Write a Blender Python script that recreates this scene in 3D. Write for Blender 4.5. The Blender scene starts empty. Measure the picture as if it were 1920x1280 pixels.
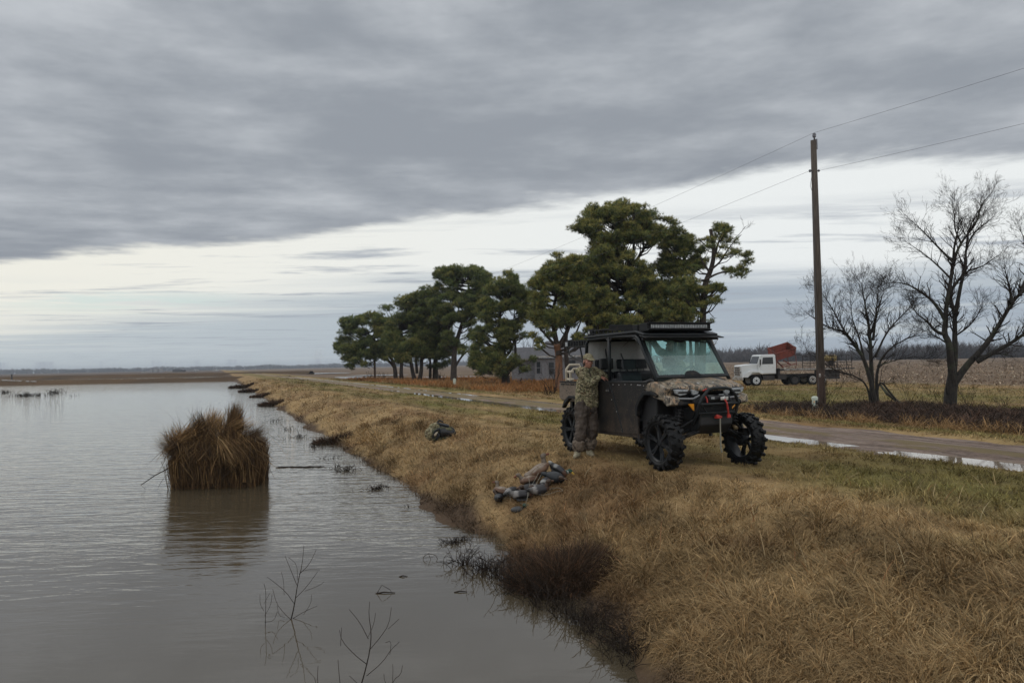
import bpy, bmesh, math, random
import numpy as np
from mathutils import Vector, Matrix, Euler
random.seed(7); rng = np.random.default_rng(11)
SC = bpy.context.scene
COL = SC.collection
R = math.radians
# ------------------------------------------------------------------ camera
F = 1400.0; CAMZ = 1.65
cam = bpy.data.cameras.new('camera'); camo = bpy.data.objects.new('camera', cam); COL.objects.link(camo)
cam.sensor_width = 36; cam.lens = F/1920*36; cam.clip_start = .1; cam.clip_end = 20000
PITCH = math.atan(41.5/F); ROLL = math.atan(.0190)
CR = Matrix.Rotation(math.pi/2+PITCH, 3, 'X') @ Matrix.Rotation(-ROLL, 3, 'Z')
camo.matrix_world = Matrix.Translation((0, 0, CAMZ)) @ CR.to_4x4()
SC.camera = camo
# ------------------------------------------------------------------ sky, sun, exposure
SC.view_settings.view_transform = 'Standard'; SC.view_settings.look = 'None'
SC.view_settings.exposure = 0.0; SC.view_settings.gamma = 1; SC.view_settings.use_curve_mapping = False
SUN_EL, SUN_AZ = R(38), R(-55)     # behind the cloud, ahead and to the left
W = bpy.data.worlds.new('World'); SC.world = W; W.use_nodes = True
class NT:
    def __init__(s, tree): s.t = tree; s.n = tree.nodes; s.l = tree.links
    def new(s, typ, **k):
        n = s.n.new(typ)
        for a, b in k.items(): setattr(n, a, b)
        return n
    def put(s, sock, v):
        if isinstance(v, bpy.types.NodeSocket): s.l.new(v, sock)
        elif isinstance(v, (tuple, list)) and sock.type == 'RGBA' and len(v) == 3: sock.default_value = (*v, 1)
        else: sock.default_value = v
    def m(s, op, a, b=0.0, c=0.0, clamp=False):
        n = s.new('ShaderNodeMath', operation=op, use_clamp=clamp)
        s.put(n.inputs[0], a); s.put(n.inputs[1], b)
        if op in ('MULTIPLY_ADD', 'WRAP'): s.put(n.inputs[2], c)
        return n.outputs[0]
    def sm(s, x, a, b):          # smoothstep a..b
        n = s.new('ShaderNodeMapRange', interpolation_type='SMOOTHSTEP')
        s.put(n.inputs[0], x); n.inputs[1].default_value = a; n.inputs[2].default_value = b
        return n.outputs[0]
    def mix(s, f, a, b, blend='MIX'):
        n = s.new('ShaderNodeMix', data_type='RGBA', blend_type=blend)
        s.put(n.inputs[0], f); s.put(n.inputs[6], a); s.put(n.inputs[7], b); return n.outputs[2]
    def comb(s, x, y, z=0.0):
        n = s.new('ShaderNodeCombineXYZ'); s.put(n.inputs[0], x); s.put(n.inputs[1], y); s.put(n.inputs[2], z); return n.outputs[0]
    def noise(s, vec, scale=1, detail=4, rough=.55, dist=0.0, lac=2.0):
        n = s.new('ShaderNodeTexNoise')
        if vec is not None: s.l.new(vec, n.inputs['Vector'])
        n.inputs['Scale'].default_value = scale; n.inputs['Detail'].default_value = detail
        n.inputs['Roughness'].default_value = rough; n.inputs['Distortion'].default_value = dist
        return n.outputs['Fac']
    def mapping(s, vec, scale=(1, 1, 1), rot=(0, 0, 0), loc=(0, 0, 0)):
        n = s.new('ShaderNodeMapping'); s.l.new(vec, n.inputs[0])
        n.inputs['Location'].default_value = loc; n.inputs['Rotation'].default_value = rot; n.inputs['Scale'].default_value = scale
        return n.outputs[0]
w = NT(W.node_tree)
for n in list(w.n): w.n.remove(n)
out = w.new('ShaderNodeOutputWorld'); bg = w.new('ShaderNodeBackground'); w.l.new(bg.outputs[0], out.inputs[0])
bg.inputs['Strength'].default_value = 0.1
sky = w.new('ShaderNodeTexSky', sky_type='NISHITA'); sky.sun_disc = False
sky.sun_elevation = SUN_EL; sky.sun_rotation = SUN_AZ; sky.air_density = 1.2; sky.dust_density = 2.0
tc = w.new('ShaderNodeTexCoord'); sp = w.new('ShaderNodeSeparateXYZ'); w.l.new(tc.outputs['Generated'], sp.inputs[0])
X, Y, Z = sp.outputs
zc = w.m('MAXIMUM', Z, .012)
u = w.m('DIVIDE', X, zc); v = w.m('DIVIDE', Y, zc)
uv = w.comb(u, v, 0.0)
elev = w.m('DIVIDE', Z, w.m('SQRT', w.m('ADD', w.m('MULTIPLY', X, X), w.m('MULTIPLY', Y, Y))))
az = w.m('DIVIDE', X, w.m('MAXIMUM', Y, .05))          # tan azimuth
S_ = lambda a: tuple(10*q for q in a)
# edge of the main cloud deck, a line across the cloud plane
edge = w.m('ADD', v, w.m('MULTIPLY', u, .44))
en = w.noise(uv, .9, 8, .62)
en2 = w.noise(w.mapping(uv, (.35, .35, 1), loc=(3.1, 1.7, 0)), 1.0, 3, .5)
edge = w.m('ADD', edge, w.m('MULTIPLY', w.m('SUBTRACT', en, .5), 1.5))
edge = w.m('ADD', edge, w.m('MULTIPLY', w.m('SUBTRACT', en2, .5), 1.0))
deck = w.m('SUBTRACT', 1.0, w.sm(edge, 4.45, 4.95))
dn = w.noise(w.mapping(tc.outputs['Generated'], (1.6, 1.6, 4.6), (0, R(12), 0)), 2.6, 9, .56, .0)
dn2 = w.noise(w.mapping(uv, (.34, .46, 1), (0, 0, R(-20)), (5, 2, 0)), 1.0, 3, .5, .0)
dn3 = w.noise(w.mapping(uv, (.8, 1.1, 1), (0, 0, R(-15)), (2, 7, 0)), 1.6, 7, .58, .0)
dk = w.m('ADD', w.m('MULTIPLY', dn, .40), w.m('ADD', w.m('MULTIPLY', dn2, .35), w.m('MULTIPLY', dn3, .25)))
dcol = w.mix(w.sm(dk, .40, .64), S_((.300, .328, .368)), S_((.56, .590, .625)))
thinm = w.m('MULTIPLY', w.sm(edge, 3.9, 4.7), .35)
dcol = w.mix(thinm, dcol, S_((.265, .292, .335)))
# open band under the deck
bn = w.noise(w.mapping(uv, (.10, .42, 1), (0, 0, R(-10)), (0.4, .3, 0)), 1.0, 7, .6, .4)
bright = w.mix(w.sm(az, -.7, .3), S_((.88, .87, .79)), S_((.84, .87, .87)))
low = w.mix(w.sm(az, -.65, .35), S_((.47, .535, .58)), S_((.335, .40, .475)))
# how far down the open band reaches: lower on the left than on the right
lim = w.m('MINIMUM', w.m('MULTIPLY_ADD', az, .11, .122), .108)
hb = w.m('SUBTRACT', elev, lim)
lowm = w.m('SUBTRACT', 1.0, w.sm(w.m('ADD', hb, w.m('MULTIPLY', w.m('SUBTRACT', bn, .5), .09)), -.03, .03))
opn = w.mix(w.m('MULTIPLY', lowm, .88), bright, low)
bs = w.noise(w.mapping(uv, (.34, .85, 1), (0, 0, R(-14)), (1.7, .6, 0)), 1.0, 7, .62, .3)
strk = w.m('MULTIPLY', w.sm(bs, .52, .66), w.m('SUBTRACT', 1.0, w.sm(elev, .16, .21)))
opn = w.mix(w.m('MULTIPLY', strk, .8), opn, S_((.365, .405, .465)))
# pale streaks low over the land
ls = w.noise(w.mapping(tc.outputs['Generated'], (1.6, 1.6, 46), loc=(.2, 0, .4)), 1.6, 5, .55, .3)
lsm = w.m('MULTIPLY', w.sm(ls, .50, .66), w.m('SUBTRACT', 1.0, w.sm(elev, .05, .12)))
opn = w.mix(w.m('MULTIPLY', lsm, .6), opn, S_((.60, .645, .66)))
# a blue gap on the left through which the clear sky shows
gapm = w.m('MULTIPLY', w.m('SUBTRACT', 1.0, w.sm(w.m('ABSOLUTE', w.m('SUBTRACT', elev, .082)), .0, .022)),
           w.m('SUBTRACT', 1.0, w.sm(w.m('ABSOLUTE', w.m('ADD', az, .52)), .05, .24)))
gapm = w.m('MULTIPLY', gapm, w.sm(w.noise(w.mapping(tc.outputs['Generated'], (3, 3, 40)), 3, 4), .4, .6))
gapc = w.mix(.65, sky.outputs[0], S_((.52, .68, .74)))
opn = w.mix(gapm, opn, gapc)
colr = w.mix(deck, opn, dcol)
# unseen sky overhead and behind the viewer, made brighter to light the ground
ovr = w.m('MAXIMUM', w.sm(Z, .50, .85), w.m('SUBTRACT', 1.0, w.sm(Y, -.45, .15)))
ocol = w.mix(.12, w.mix(w.sm(dk, .35, .65), S_((.95, .96, .98)), S_((1.30, 1.31, 1.32))), sky.outputs[0])
colr = w.mix(ovr, colr, ocol)
colr = w.mix(w.sm(Z, -.02, .0), S_((.30, .30, .28)), colr)
w.l.new(colr, bg.inputs[0])
sun = bpy.data.lights.new('sun', 'SUN'); sun.energy = .55; sun.angle = R(25); sun.color = (1, .95, .88)
suno = bpy.data.objects.new('sun', sun); COL.objects.link(suno)
sd = Vector((math.sin(SUN_AZ)*math.cos(SUN_EL), math.cos(SUN_AZ)*math.cos(SUN_EL), math.sin(SUN_EL)))
suno.rotation_euler = sd.to_track_quat('Z', 'Y').to_euler(); suno.location = sd*40

# ------------------------------------------------------------------ helpers
def _h(ix, iy, s):
    a = (ix*374761393 + iy*668265263 + s*974634777) & 0xFFFFFFFF
    a = ((a ^ (a >> 13))*1274126177) & 0xFFFFFFFF
    return ((a ^ (a >> 16)) & 0xFFFFFF)/float(0xFFFFFF)
def vn(x, y, s=0):
    x = np.asarray(x, float); y = np.asarray(y, float)
    x, y = np.broadcast_arrays(x, y)
    ix = np.floor(x).astype(np.int64); iy = np.floor(y).astype(np.int64); fx = x-ix; fy = y-iy
    fx = fx*fx*(3-2*fx); fy = fy*fy*(3-2*fy)
    a = _h(ix, iy, s); b = _h(ix+1, iy, s); c = _h(ix, iy+1, s); d = _h(ix+1, iy+1, s)
    return (a*(1-fx)+b*fx)*(1-fy)+(c*(1-fx)+d*fx)*fy
def fb(x, y, s=0, o=4):
    r = 0; a = .5; t = 0
    for i in range(o):
        r = r+a*vn(x*2**i, y*2**i, s+i*17); t += a; a *= .55
    return r/t
def sstep(x, a, b):
    q = np.clip((x-a)/(b-a), 0, 1); return q*q*(3-2*q)

ANG = R(21.5); LX, LY = -math.sin(ANG), math.cos(ANG); RX, RY = math.cos(ANG), math.sin(ANG)
def st(x, y): return x*LX+y*LY, x*RX+y*RY
def xy(s, t): return s*LX+t*RX, s*LY+t*RY
WATER = -.80
TP = [(-4000, -2.2), (-20, -2.0), (0, -1.6), (2.6, -.98), (3.0, -.86), (3.2, -.80), (3.45, -.70), (4.1, -.42), (5.0, -.17), (5.7, -.05), (6.5, 0), (10.2, -.03), (11.0, -.09),
      (11.2, -.14), (11.6, -.185), (12.1, -.185), (12.4, -.13), (12.8, -.075), (13.0, -.07), (13.5, -.12), (13.8, -.12), (14.2, -.08), (14.8, -.08), (16, -.15), (20, -.4), (28, -.6), (4200, -.6)]
TPx = np.array([a for a, _ in TP]); TPz = np.array([b for _, b in TP])
def zt(s, t, road=True):
    s = np.asarray(s, float); t = np.asarray(t, float)
    edge = 1-sstep(t, 5.5, 7.0)
    te = t + edge*((fb(s/3.1, s*0+1, 3, 3)-.5)*.9 + (fb(s/.7, s*0+9, 5, 2)-.5)*.35 + .55*np.exp(-((s-3.2)/1.0)**2)*0 )
    te = te + sstep(s, 90, 260)*edge*1.6 - edge*.22*sstep(s, 5, 10) + edge*.30*(1-sstep(s, 4.6, 6.8))
    z = np.interp(te, TPx, TPz)
    land = sstep(t, 3.5, 4.8)
    z = z + land*(fb(s/2.2, t/1.5, 8, 3)-.5)*.10*(1-sstep(t, 10.6, 11.0)*(1-sstep(t, 14.6, 15.2))*.85)
    z = z + land*(fb(s/.5, t/.4, 12, 2)-.5)*.035*(1-.5*sstep(t, 10.8, 11.1)*(1-sstep(t, 14.6, 15.2)))
    rut = np.exp(-((t-11.85)/.6)**2)
    z = z - rut*.035*np.exp(-((s-30)/6.5)**2) + rut*(fb(s/2.2, s*0+4, 21, 3)-.5)*.12 + rut*.05*sstep(s, 40, 60)
    for tc_ in (7.6, 9.1):                                      # old wheel tracks along the crest
        z = z - .05*np.exp(-((t-tc_-(fb(s/9., s*0, 31, 2)-.5)*.7)/.16)**2)
    z = z + sstep(t, 24, 60)*(fb(s/30, t/30, 33, 3)-.5)*.25*(1-sstep(np.abs(s)+np.abs(t), 500, 900))
    yy = s*LY+t*RY
    far = sstep(yy, 258, 275)*(1-sstep(t, 2.5, 3.5))
    z = z*(1-far) + far*(-.6)
    if not road:
        z = z-.05*sstep(t, 11.15, 11.35)*(1-sstep(t, 14.4, 14.6))
    return z
def zw(x, y): 
    s, t = st(x, y); return float(zt(s, t))
def ray(px, py):
    return CR @ Vector(((px-960)/F, -(py-640)/F, -1))
def P(px, py, z=None):
    """ground (or level z) point that shows at this place of the photograph"""
    d = ray(px, py)
    zz = -.3 if z is None else z
    for _ in range(60):
        k = (zz-CAMZ)/d.z; p = d*k
        if z is not None: break
        zz = zz*.5+.5*zw(p.x, p.y)
    return Vector((p.x, p.y, zz))
def PD(px, py, dist):
    d = ray(px, py); k = dist/d.y
    return Vector((0, 0, CAMZ))+d*k

def tag(o, label=None, cat=None, group=None, kind=None):
    if label: o['label'] = label
    if cat: o['category'] = cat
    if group: o['group'] = group
    if kind: o['kind'] = kind
    return o
def empty(name, loc=(0, 0, 0), rz=0.0, label=None, cat=None, group=None, scale=1):
    o = bpy.data.objects.new(name, None); COL.objects.link(o); o.location = loc; o.rotation_euler = (0, 0, rz)
    o.scale = (scale,)*3; o.empty_display_size = .2
    return tag(o, label, cat, group)
def mesh_np(name, V, faces_flat, sizes, mat, parent=None, col=None, smooth=False):
    me = bpy.data.meshes.new(name)
    V = np.asarray(V, np.float32); faces_flat = np.asarray(faces_flat, np.int32); sizes = np.asarray(sizes, np.int32)
    me.vertices.add(len(V)); me.vertices.foreach_set('co', V.ravel())
    me.loops.add(len(faces_flat)); me.loops.foreach_set('vertex_index', faces_flat)
    me.polygons.add(len(sizes)); st_ = np.zeros(len(sizes), np.int32); st_[1:] = np.cumsum(sizes)[:-1]
    me.polygons.foreach_set('loop_start', st_); me.polygons.foreach_set('loop_total', sizes)
    if smooth: me.polygons.foreach_set('use_smooth', np.ones(len(sizes), bool))
    me.update(calc_edges=True)
    if col is not None:
        a = me.color_attributes.new('Col', 'FLOAT_COLOR', 'POINT')
        c = np.ones((len(V), 4), np.float32); c[:, :3] = col; a.data.foreach_set('color', c.ravel())
    if mat: me.materials.append(mat)
    o = bpy.data.objects.new(name, me); COL.objects.link(o)
    if parent: o.parent = parent
    return o
class MB:
    def __init__(s): s.v = []; s.f = []
    def add(s, vs, fs):
        b = len(s.v); s.v += [tuple(q) for q in vs]; s.f += [tuple(i+b for i in f) for f in fs]; return s
    def box(s, c, d, rot=None):
        x, y, z = d[0]/2, d[1]/2, d[2]/2
        vs = [Vector((a*x, b*y, e*z)) for a in (-1, 1) for b in (-1, 1) for e in (-1, 1)]
        if rot is not None: vs = [rot @ q for q in vs]
        c = Vector(c)
        return s.add([c+q for q in vs], [(0, 1, 3, 2), (4, 6, 7, 5), (0, 4, 5, 1), (2, 3, 7, 6), (0, 2, 6, 4), (1, 5, 7, 3)])
    def b2(s, x0, x1, y0, y1, z0, z1): return s.box(((x0+x1)/2, (y0+y1)/2, (z0+z1)/2), (abs(x1-x0), abs(y1-y0), abs(z1-z0)))
    def tube(s, pts, r, n=8, cap=True):
        pts = [Vector(p) for p in pts]; m = len(pts)
        rs = r if isinstance(r, (list, tuple)) else [r]*m
        if len(rs) != m: rs = [rs[0]+(rs[-1]-rs[0])*i/(m-1) for i in range(m)]
        vs = []; fs = []; up = None
        for i in range(m):
            a = pts[max(i-1, 0)]; b = pts[min(i+1, m-1)]; t = (b-a)
            if t.length < 1e-9: t = Vector((0, 0, 1))
            t.normalize()
            if up is None:
                up = Vector((0, 0, 1)) if abs(t.z) < .9 else Vector((1, 0, 0))
            e1 = (up-t*up.dot(t))
            if e1.length < 1e-6: e1 = t.orthogonal()
            e1.normalize(); e2 = t.cross(e1); up = e1
            for k in range(n):
                q = 2*math.pi*k/n+math.pi/n; vs.append(pts[i]+(e1*math.cos(q)+e2*math.sin(q))*rs[i])
        for i in range(m-1):
            for k in range(n):
                k2 = (k+1) % n; fs.append((i*n+k, i*n+k2, (i+1)*n+k2, (i+1)*n+k))
        if cap:
            fs.append(tuple(range(n))[::-1]); fs.append(tuple((m-1)*n+k for k in range(n)))
        return s.add(vs, fs)
    def lathe(s, prof, n=24, c=(0, 0, 0), axis='Y', closed=False):
        vs = []; fs = []; c = Vector(c)
        for r, h in prof:
            for k in range(n):
                a = 2*math.pi*k/n; p, q = r*math.cos(a), r*math.sin(a)
                vs.append(c+Vector({'Y': (p, h, q), 'Z': (p, q, h), 'X': (h, p, q)}[axis]))
        m = len(prof)
        for i in range(m if closed else m-1):
            j = (i+1) % m
            for k in range(n):
                k2 = (k+1) % n; fs.append((i*n+k, i*n+k2, j*n+k2, j*n+k))
        if not closed:
            fs.append(tuple(range(n))[::-1]); fs.append(tuple((m-1)*n+k for k in range(n)))
        return s.add(vs, fs)
    def prism(s, poly, a, b, plane='xz'):
        n = len(poly)
        def pt(p, h):
            return (p[0], h, p[1]) if plane == 'xz' else ((p[0], p[1], h) if plane == 'xy' else (h, p[0], p[1]))
        vs = [pt(p, a) for p in poly]+[pt(p, b) for p in poly]
        fs = [tuple(range(n)), tuple(range(2*n-1, n-1, -1))]+[(i, i+n, (i+1) % n+n, (i+1) % n) for i in range(n)]
        return s.add(vs, fs)
    def ell(s, c, r, rot=None, nu=14, nv=9, fn=None):
        vs = []; fs = []; c = Vector(c)
        for j in range(1, nv):
            ph = math.pi*j/nv-math.pi/2
            for i in range(nu):
                a = 2*math.pi*i/nu; p = Vector((math.cos(ph)*math.cos(a), math.cos(ph)*math.sin(a), math.sin(ph)))
                p = Vector((p.x*r[0], p.y*r[1], p.z*r[2]))
                if fn: p = fn(p)
                vs.append(c+(rot @ p if rot is not None else p))
        lo = Vector((0, 0, -r[2])); hi = Vector((0, 0, r[2]))
        if fn: lo = fn(lo); hi = fn(hi)
        vs.append(c+(rot @ lo if rot is not None else lo)); vs.append(c+(rot @ hi if rot is not None else hi))
        for j in range(nv-2):
            for i in range(nu):
                i2 = (i+1) % nu; fs.append((j*nu+i, j*nu+i2, (j+1)*nu+i2, (j+1)*nu+i))
        L = len(vs)
        for i in range(nu):
            fs.append((L-2, (i+1) % nu, i)); fs.append((L-1, (nv-2)*nu+i, (nv-2)*nu+(i+1) % nu))
        return s.add(vs, fs)
    def cap(s, p0, p1, r0, r1, n=12):          # tapered limb with round ends
        p0 = Vector(p0); p1 = Vector(p1); d = p1-p0; L = d.length; t = d/L if L > 1e-6 else Vector((0, 0, 1))
        pts = []; rs = []
        for q in (1, .8, .45, 0): pts.append(p0-t*r0*q); rs.append(max(r0*math.sqrt(max(0, 1-q*q)), r0*.05))
        for q in (.33, .66): pts.append(p0+d*q); rs.append(r0+(r1-r0)*q)
        for q in (0, .45, .8, 1): pts.append(p1+t*r1*q); rs.append(max(r1*math.sqrt(max(0, 1-q*q)), r1*.05))
        return s.tube(pts, rs, n)
    def limb(s, pts, rs, n=12):
        for i in range(len(pts)-1): s.cap(pts[i], pts[i+1], rs[i], rs[i+1], n)
        return s
    def grid(s, fn, nu, nv):
        vs = [fn(i/(nu-1), j/(nv-1)) for i in range(nu) for j in range(nv)]
        return s.add(vs, [(i*nv+j, (i+1)*nv+j, (i+1)*nv+j+1, i*nv+j+1) for i in range(nu-1) for j in range(nv-1)])
    def build(s, name, mat, parent=None, smooth=False, bevel=0, remesh=0, sm=0, solid=0, disp=0, dscale=.1, label=None, bseg=2):
        me = bpy.data.meshes.new(name); me.from_pydata(s.v, [], s.f)
        if not remesh:
            bm = bmesh.new(); bm.from_mesh(me); bmesh.ops.recalc_face_normals(bm, faces=bm.faces[:]); bm.to_mesh(me); bm.free()
        me.update()
        if mat: me.materials.append(mat)
        o = bpy.data.objects.new(name, me); COL.objects.link(o)
        if parent: o.parent = parent
        if solid:
            m = o.modifiers.new('solid', 'SOLIDIFY'); m.thickness = solid; m.offset = -1
        if bevel:
            m = o.modifiers.new('bevel', 'BEVEL'); m.width = bevel; m.segments = bseg; m.limit_method = 'ANGLE'; m.angle_limit = R(35)
        if remesh:
            m = o.modifiers.new('remesh', 'REMESH'); m.mode = 'VOXEL'; m.voxel_size = remesh; m.use_smooth_shade = True
            if sm:
                m = o.modifiers.new('smooth', 'SMOOTH'); m.factor = .5; m.iterations = sm
        if disp:
            t = bpy.data.textures.new('wrinkle', 'CLOUDS'); t.noise_scale = dscale; t.noise_depth = 3
            m = o.modifiers.new('wrinkle', 'DISPLACE'); m.texture = t; m.strength = disp; m.texture_coords = 'LOCAL'
        if smooth:
            for p in me.polygons: p.use_smooth = True
            if bevel == 0 and not remesh:
                pass
        if label: o['label'] = label
        return o
def copy_tree(o, parent=None):
    c = o.copy(); COL.objects.link(c); c.parent = parent
    for ch in list(o.children): copy_tree(ch, c)
    return c
# ------------------------------------------------------------------ materials
def mat(name, fn=None, base=(.5, .5, .5), rough=.6, metal=0.0, spec=.5, **k):
    m = bpy.data.materials.new(name); m.use_nodes = True; t = NT(m.node_tree)
    b = t.n['Principled BSDF']; b.inputs['Base Color'].default_value = (*base, 1); b.inputs['Roughness'].default_value = rough
    b.inputs['Metallic'].default_value = metal; b.inputs['Specular IOR Level'].default_value = spec
    if fn: fn(t, b)
    return m
def objc(t): return t.new('ShaderNodeTexCoord').outputs['Object']
def bump(t, b, h, strength=.3, dist=.02):
    n = t.new('ShaderNodeBump'); n.inputs['Strength'].default_value = strength; n.inputs['Distance'].default_value = dist
    t.l.new(h, n.inputs['Height']); t.l.new(n.outputs[0], b.inputs['Normal']); return n
def noisy(c1, c2, scale=8, rough=.7, r2=None, detail=5, bs=0, bd=.01, stretch=(1, 1, 1), metal=0, lo=.35, hi=.65, spec=.5):
    def fn(t, b):
        o = t.mapping(objc(t), stretch); n = t.noise(o, scale, detail, .6); f = t.sm(n, lo, hi)
        t.l.new(t.mix(f, c1, c2), b.inputs['Base Color'])
        b.inputs['Roughness'].default_value = rough; b.inputs['Metallic'].default_value = metal; b.inputs['Specular IOR Level'].default_value = spec
        if r2 is not None: t.l.new(t.m('MULTIPLY_ADD', f, r2-rough, rough), b.inputs['Roughness'])
        if bs: bump(t, b, n, bs, bd)
    return fn
M = {}
M['rubber'] = mat('rubber', noisy((.006, .0065, .007), (.075, .055, .038), 9, .5, .95, lo=.60, hi=.78, bs=.3, spec=.2))
M['rim'] = mat('rim', noisy((.008, .010, .012), (.035, .03, .026), 14, .4, .8, lo=.5, hi=.8, spec=.25))
M['plastic'] = mat('black_plastic', noisy((.008, .009, .010), (.05, .04, .03), 11, .5, .85, lo=.5, hi=.8, spec=.2))
M['frame'] = mat('frame_paint', noisy((.011, .014, .016), (.04, .035, .03), 12, .4, .7, lo=.5, hi=.8, spec=.25))
def dirty(t, b):
    o = objc(t); s = t.new('ShaderNodeSeparateXYZ'); t.l.new(o, s.inputs[0])
    n = t.noise(o, 38, 7, .75); n2 = t.noise(o, 3.5, 4, .6)
    film = t.m('MULTIPLY', t.sm(n2, .3, .75), t.m('SUBTRACT', 1.0, t.sm(s.outputs[2], .4, 1.5)))
    c = t.mix(t.m('MULTIPLY_ADD', film, .65, .06), (.009, .011, .012), (.085, .060, .042))
    c = t.mix(t.sm(n, .58, .66), c, (.19, .14, .10))
    t.l.new(c, b.inputs['Base Color']); b.inputs['Roughness'].default_value = .62; b.inputs['Specular IOR Level'].default_value = .25; bump(t, b, n, .15, .004)
M['dirty'] = mat('muddy_panel', dirty)
def camo_leaf(t, b):
    o = objc(t)
    vo = t.new('ShaderNodeTexVoronoi'); t.l.new(t.mapping(o, (11, 26, 16), (.3, .2, .7)), vo.inputs['Vector']); vo.inputs['Scale'].default_value = 1
    n = t.noise(t.mapping(o, (1, 3.4, 1), (0, 0, .6)), 9, 5, .6, .8)
    n2 = t.noise(t.mapping(o, (3.5, 1, 1), (0, .3, -.5)), 11, 4, .6, 1.2)
    cr = t.new('ShaderNodeValToRGB'); t.l.new(vo.outputs['Color'], cr.inputs[0])
    e = cr.color_ramp; e.elements[0].position = 0; e.elements[0].color = (.05, .038, .028, 1); e.elements[1].position = 1; e.elements[1].color = (.30, .25, .19, 1)
    for p_, c_ in ((.3, (.16, .125, .085)), (.5, (.09, .085, .06)), (.65, (.33, .21, .12)), (.8, (.22, .20, .16))):
        q = e.elements.new(p_); q.color = (*c_, 1)
    c = t.mix(t.sm(n, .52, .56), cr.outputs[0], (.028, .024, .02))
    c = t.mix(t.sm(n2, .57, .60), c, (.34, .28, .20))
    t.l.new(c, b.inputs['Base Color']); b.inputs['Roughness'].default_value = .5
M['camo'] = mat('leaf_camouflage', camo_leaf)
def bedcamo(t, b):
    o = objc(t); n = t.noise(t.mapping(o, (1, 1, 3), (0, .5, .6)), 12, 5, .6, .8); n2 = t.noise(o, 5, 5, .6)
    c = t.mix(t.sm(n, .5, .6), (.15, .115, .085), (.06, .05, .04)); c = t.mix(t.sm(n2, .4, .7), c, (.17, .135, .10))
    t.l.new(c, b.inputs['Base Color']); b.inputs['Roughness'].default_value = .75
M['bed'] = mat('muddy_camouflage', bedcamo)
def fabric_camo(cols, sc):
    def fn(t, b):
        o = objc(t); c = cols[0]
        for i, q in enumerate(cols[1:]):
            n = t.noise(t.mapping(o, (1, 1, 1.6), loc=(i*3.3, i*1.9, 0)), sc*(1+.35*i), 3, .55, .6)
            c = t.mix(t.sm(n, .53+.01*i, .57+.01*i), c, q)
        t.l.new(c, b.inputs['Base Color']); b.inputs['Roughness'].default_value = .95; b.inputs['Specular IOR Level'].default_value = .15
        bump(t, b, t.noise(o, 22, 4), .35, .01)
    return fn
M['jacket'] = mat('woodland_fabric', fabric_camo([(.25, .225, .135), (.14, .135, .075), (.32, .275, .185), (.085, .06, .036), (.05, .05, .034)], 13))
M['olive'] = mat('olive_fabric', fabric_camo([(.09, .09, .055), (.05, .055, .035), (.13, .12, .08)], 9))
M['waders'] = mat('wader_fabric', noisy((.085, .066, .052), (.045, .035, .028), 7, .75, bs=.5, bd=.02, spec=.3))
M['cap'] = mat('cap_fabric', fabric_camo([(.20, .18, .11), (.12, .115, .07), (.25, .21, .15)], 28))
M['skin'] = mat('skin', noisy((.38, .19, .13), (.30, .13, .09), 18, .5))
M['hair'] = mat('hair', base=(.03, .018, .012), rough=.6)
M['boot'] = mat('boot_leather', noisy((.33, .30, .21), (.20, .17, .11), 16, .8))
M['black'] = mat('matt_black', base=(.008, .008, .009), rough=.6)
M['seat'] = mat('seat_vinyl', noisy((.016, .020, .024), (.010, .011, .013), 12, .55, spec=.3))
M['redthread'] = mat('red_marking', base=(.20, .02, .015), rough=.6)
def vinyl(t, b):
    n = t.noise(t.mapping(objc(t), (1, 1, .5)), 3.5, 4, .6, .5)
    t.l.new(t.mix(t.sm(n, .3, .7), (.44, .43, .42), (.32, .31, .30)), b.inputs['Base Color'])
    b.inputs['Roughness'].default_value = .35; b.inputs['Transmission Weight'].default_value = .0
    b.inputs['Subsurface Weight'].default_value = 0
M['vinyl'] = mat('fogged_vinyl', vinyl)
def glassm(name, tint, refl=1.0, haze=.0):
    m = bpy.data.materials.new(name); m.use_nodes = True; t = NT(m.node_tree); t.n.remove(t.n['Principled BSDF'])
    o = t.n['Material Output']; tr = t.new('ShaderNodeBsdfTransparent'); tr.inputs[0].default_value = (*tint, 1)
    gl = t.new('ShaderNodeBsdfGlossy'); gl.inputs[1].default_value = .02; gl.inputs[0].default_value = (refl,)*3+(1,)
    fr = t.new('ShaderNodeFresnel'); fr.inputs[0].default_value = 1.5; mx = t.new('ShaderNodeMixShader')
    ge = t.new('ShaderNodeNewGeometry'); t.l.new(t.m('MULTIPLY', fr.outputs[0], t.m('SUBTRACT', 1.0, ge.outputs['Backfacing'])), mx.inputs[0]); t.l.new(tr.outputs[0], mx.inputs[1]); t.l.new(gl.outputs[0], mx.inputs[2])
    if haze:  # diffuse teal veil: sky reflection put into the pane's colour
        df = t.new('ShaderNodeBsdfDiffuse'); df.inputs[0].default_value = (.46, .64, .62, 1); m2 = t.new('ShaderNodeMixShader')
        n = t.noise(t.mapping(objc(t), (1, 1, 1)), 4, 4); t.l.new(t.m('MULTIPLY', n, haze*2), m2.inputs[0])
        t.l.new(mx.outputs[0], m2.inputs[1]); t.l.new(df.outputs[0], m2.inputs[2]); t.l.new(m2.outputs[0], o.inputs[0])
    else: t.l.new(mx.outputs[0], o.inputs[0])
    return m
M['glass'] = glassm('tinted_glass', (.74, .95, .91), .9, .15)
M['truckglass'] = glassm('cab_glass', (.45, .6, .56), 1, .05)
M['chrome'] = mat('bright_metal', noisy((.6, .6, .58), (.35, .33, .3), 20, .3, .5, metal=.9))
M['lens'] = mat('lamp_lens', noisy((.34, .36, .37), (.20, .22, .23), 30, .12, .2))
M['grey'] = mat('grey_plastic', base=(.20, .21, .22), rough=.45)
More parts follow.
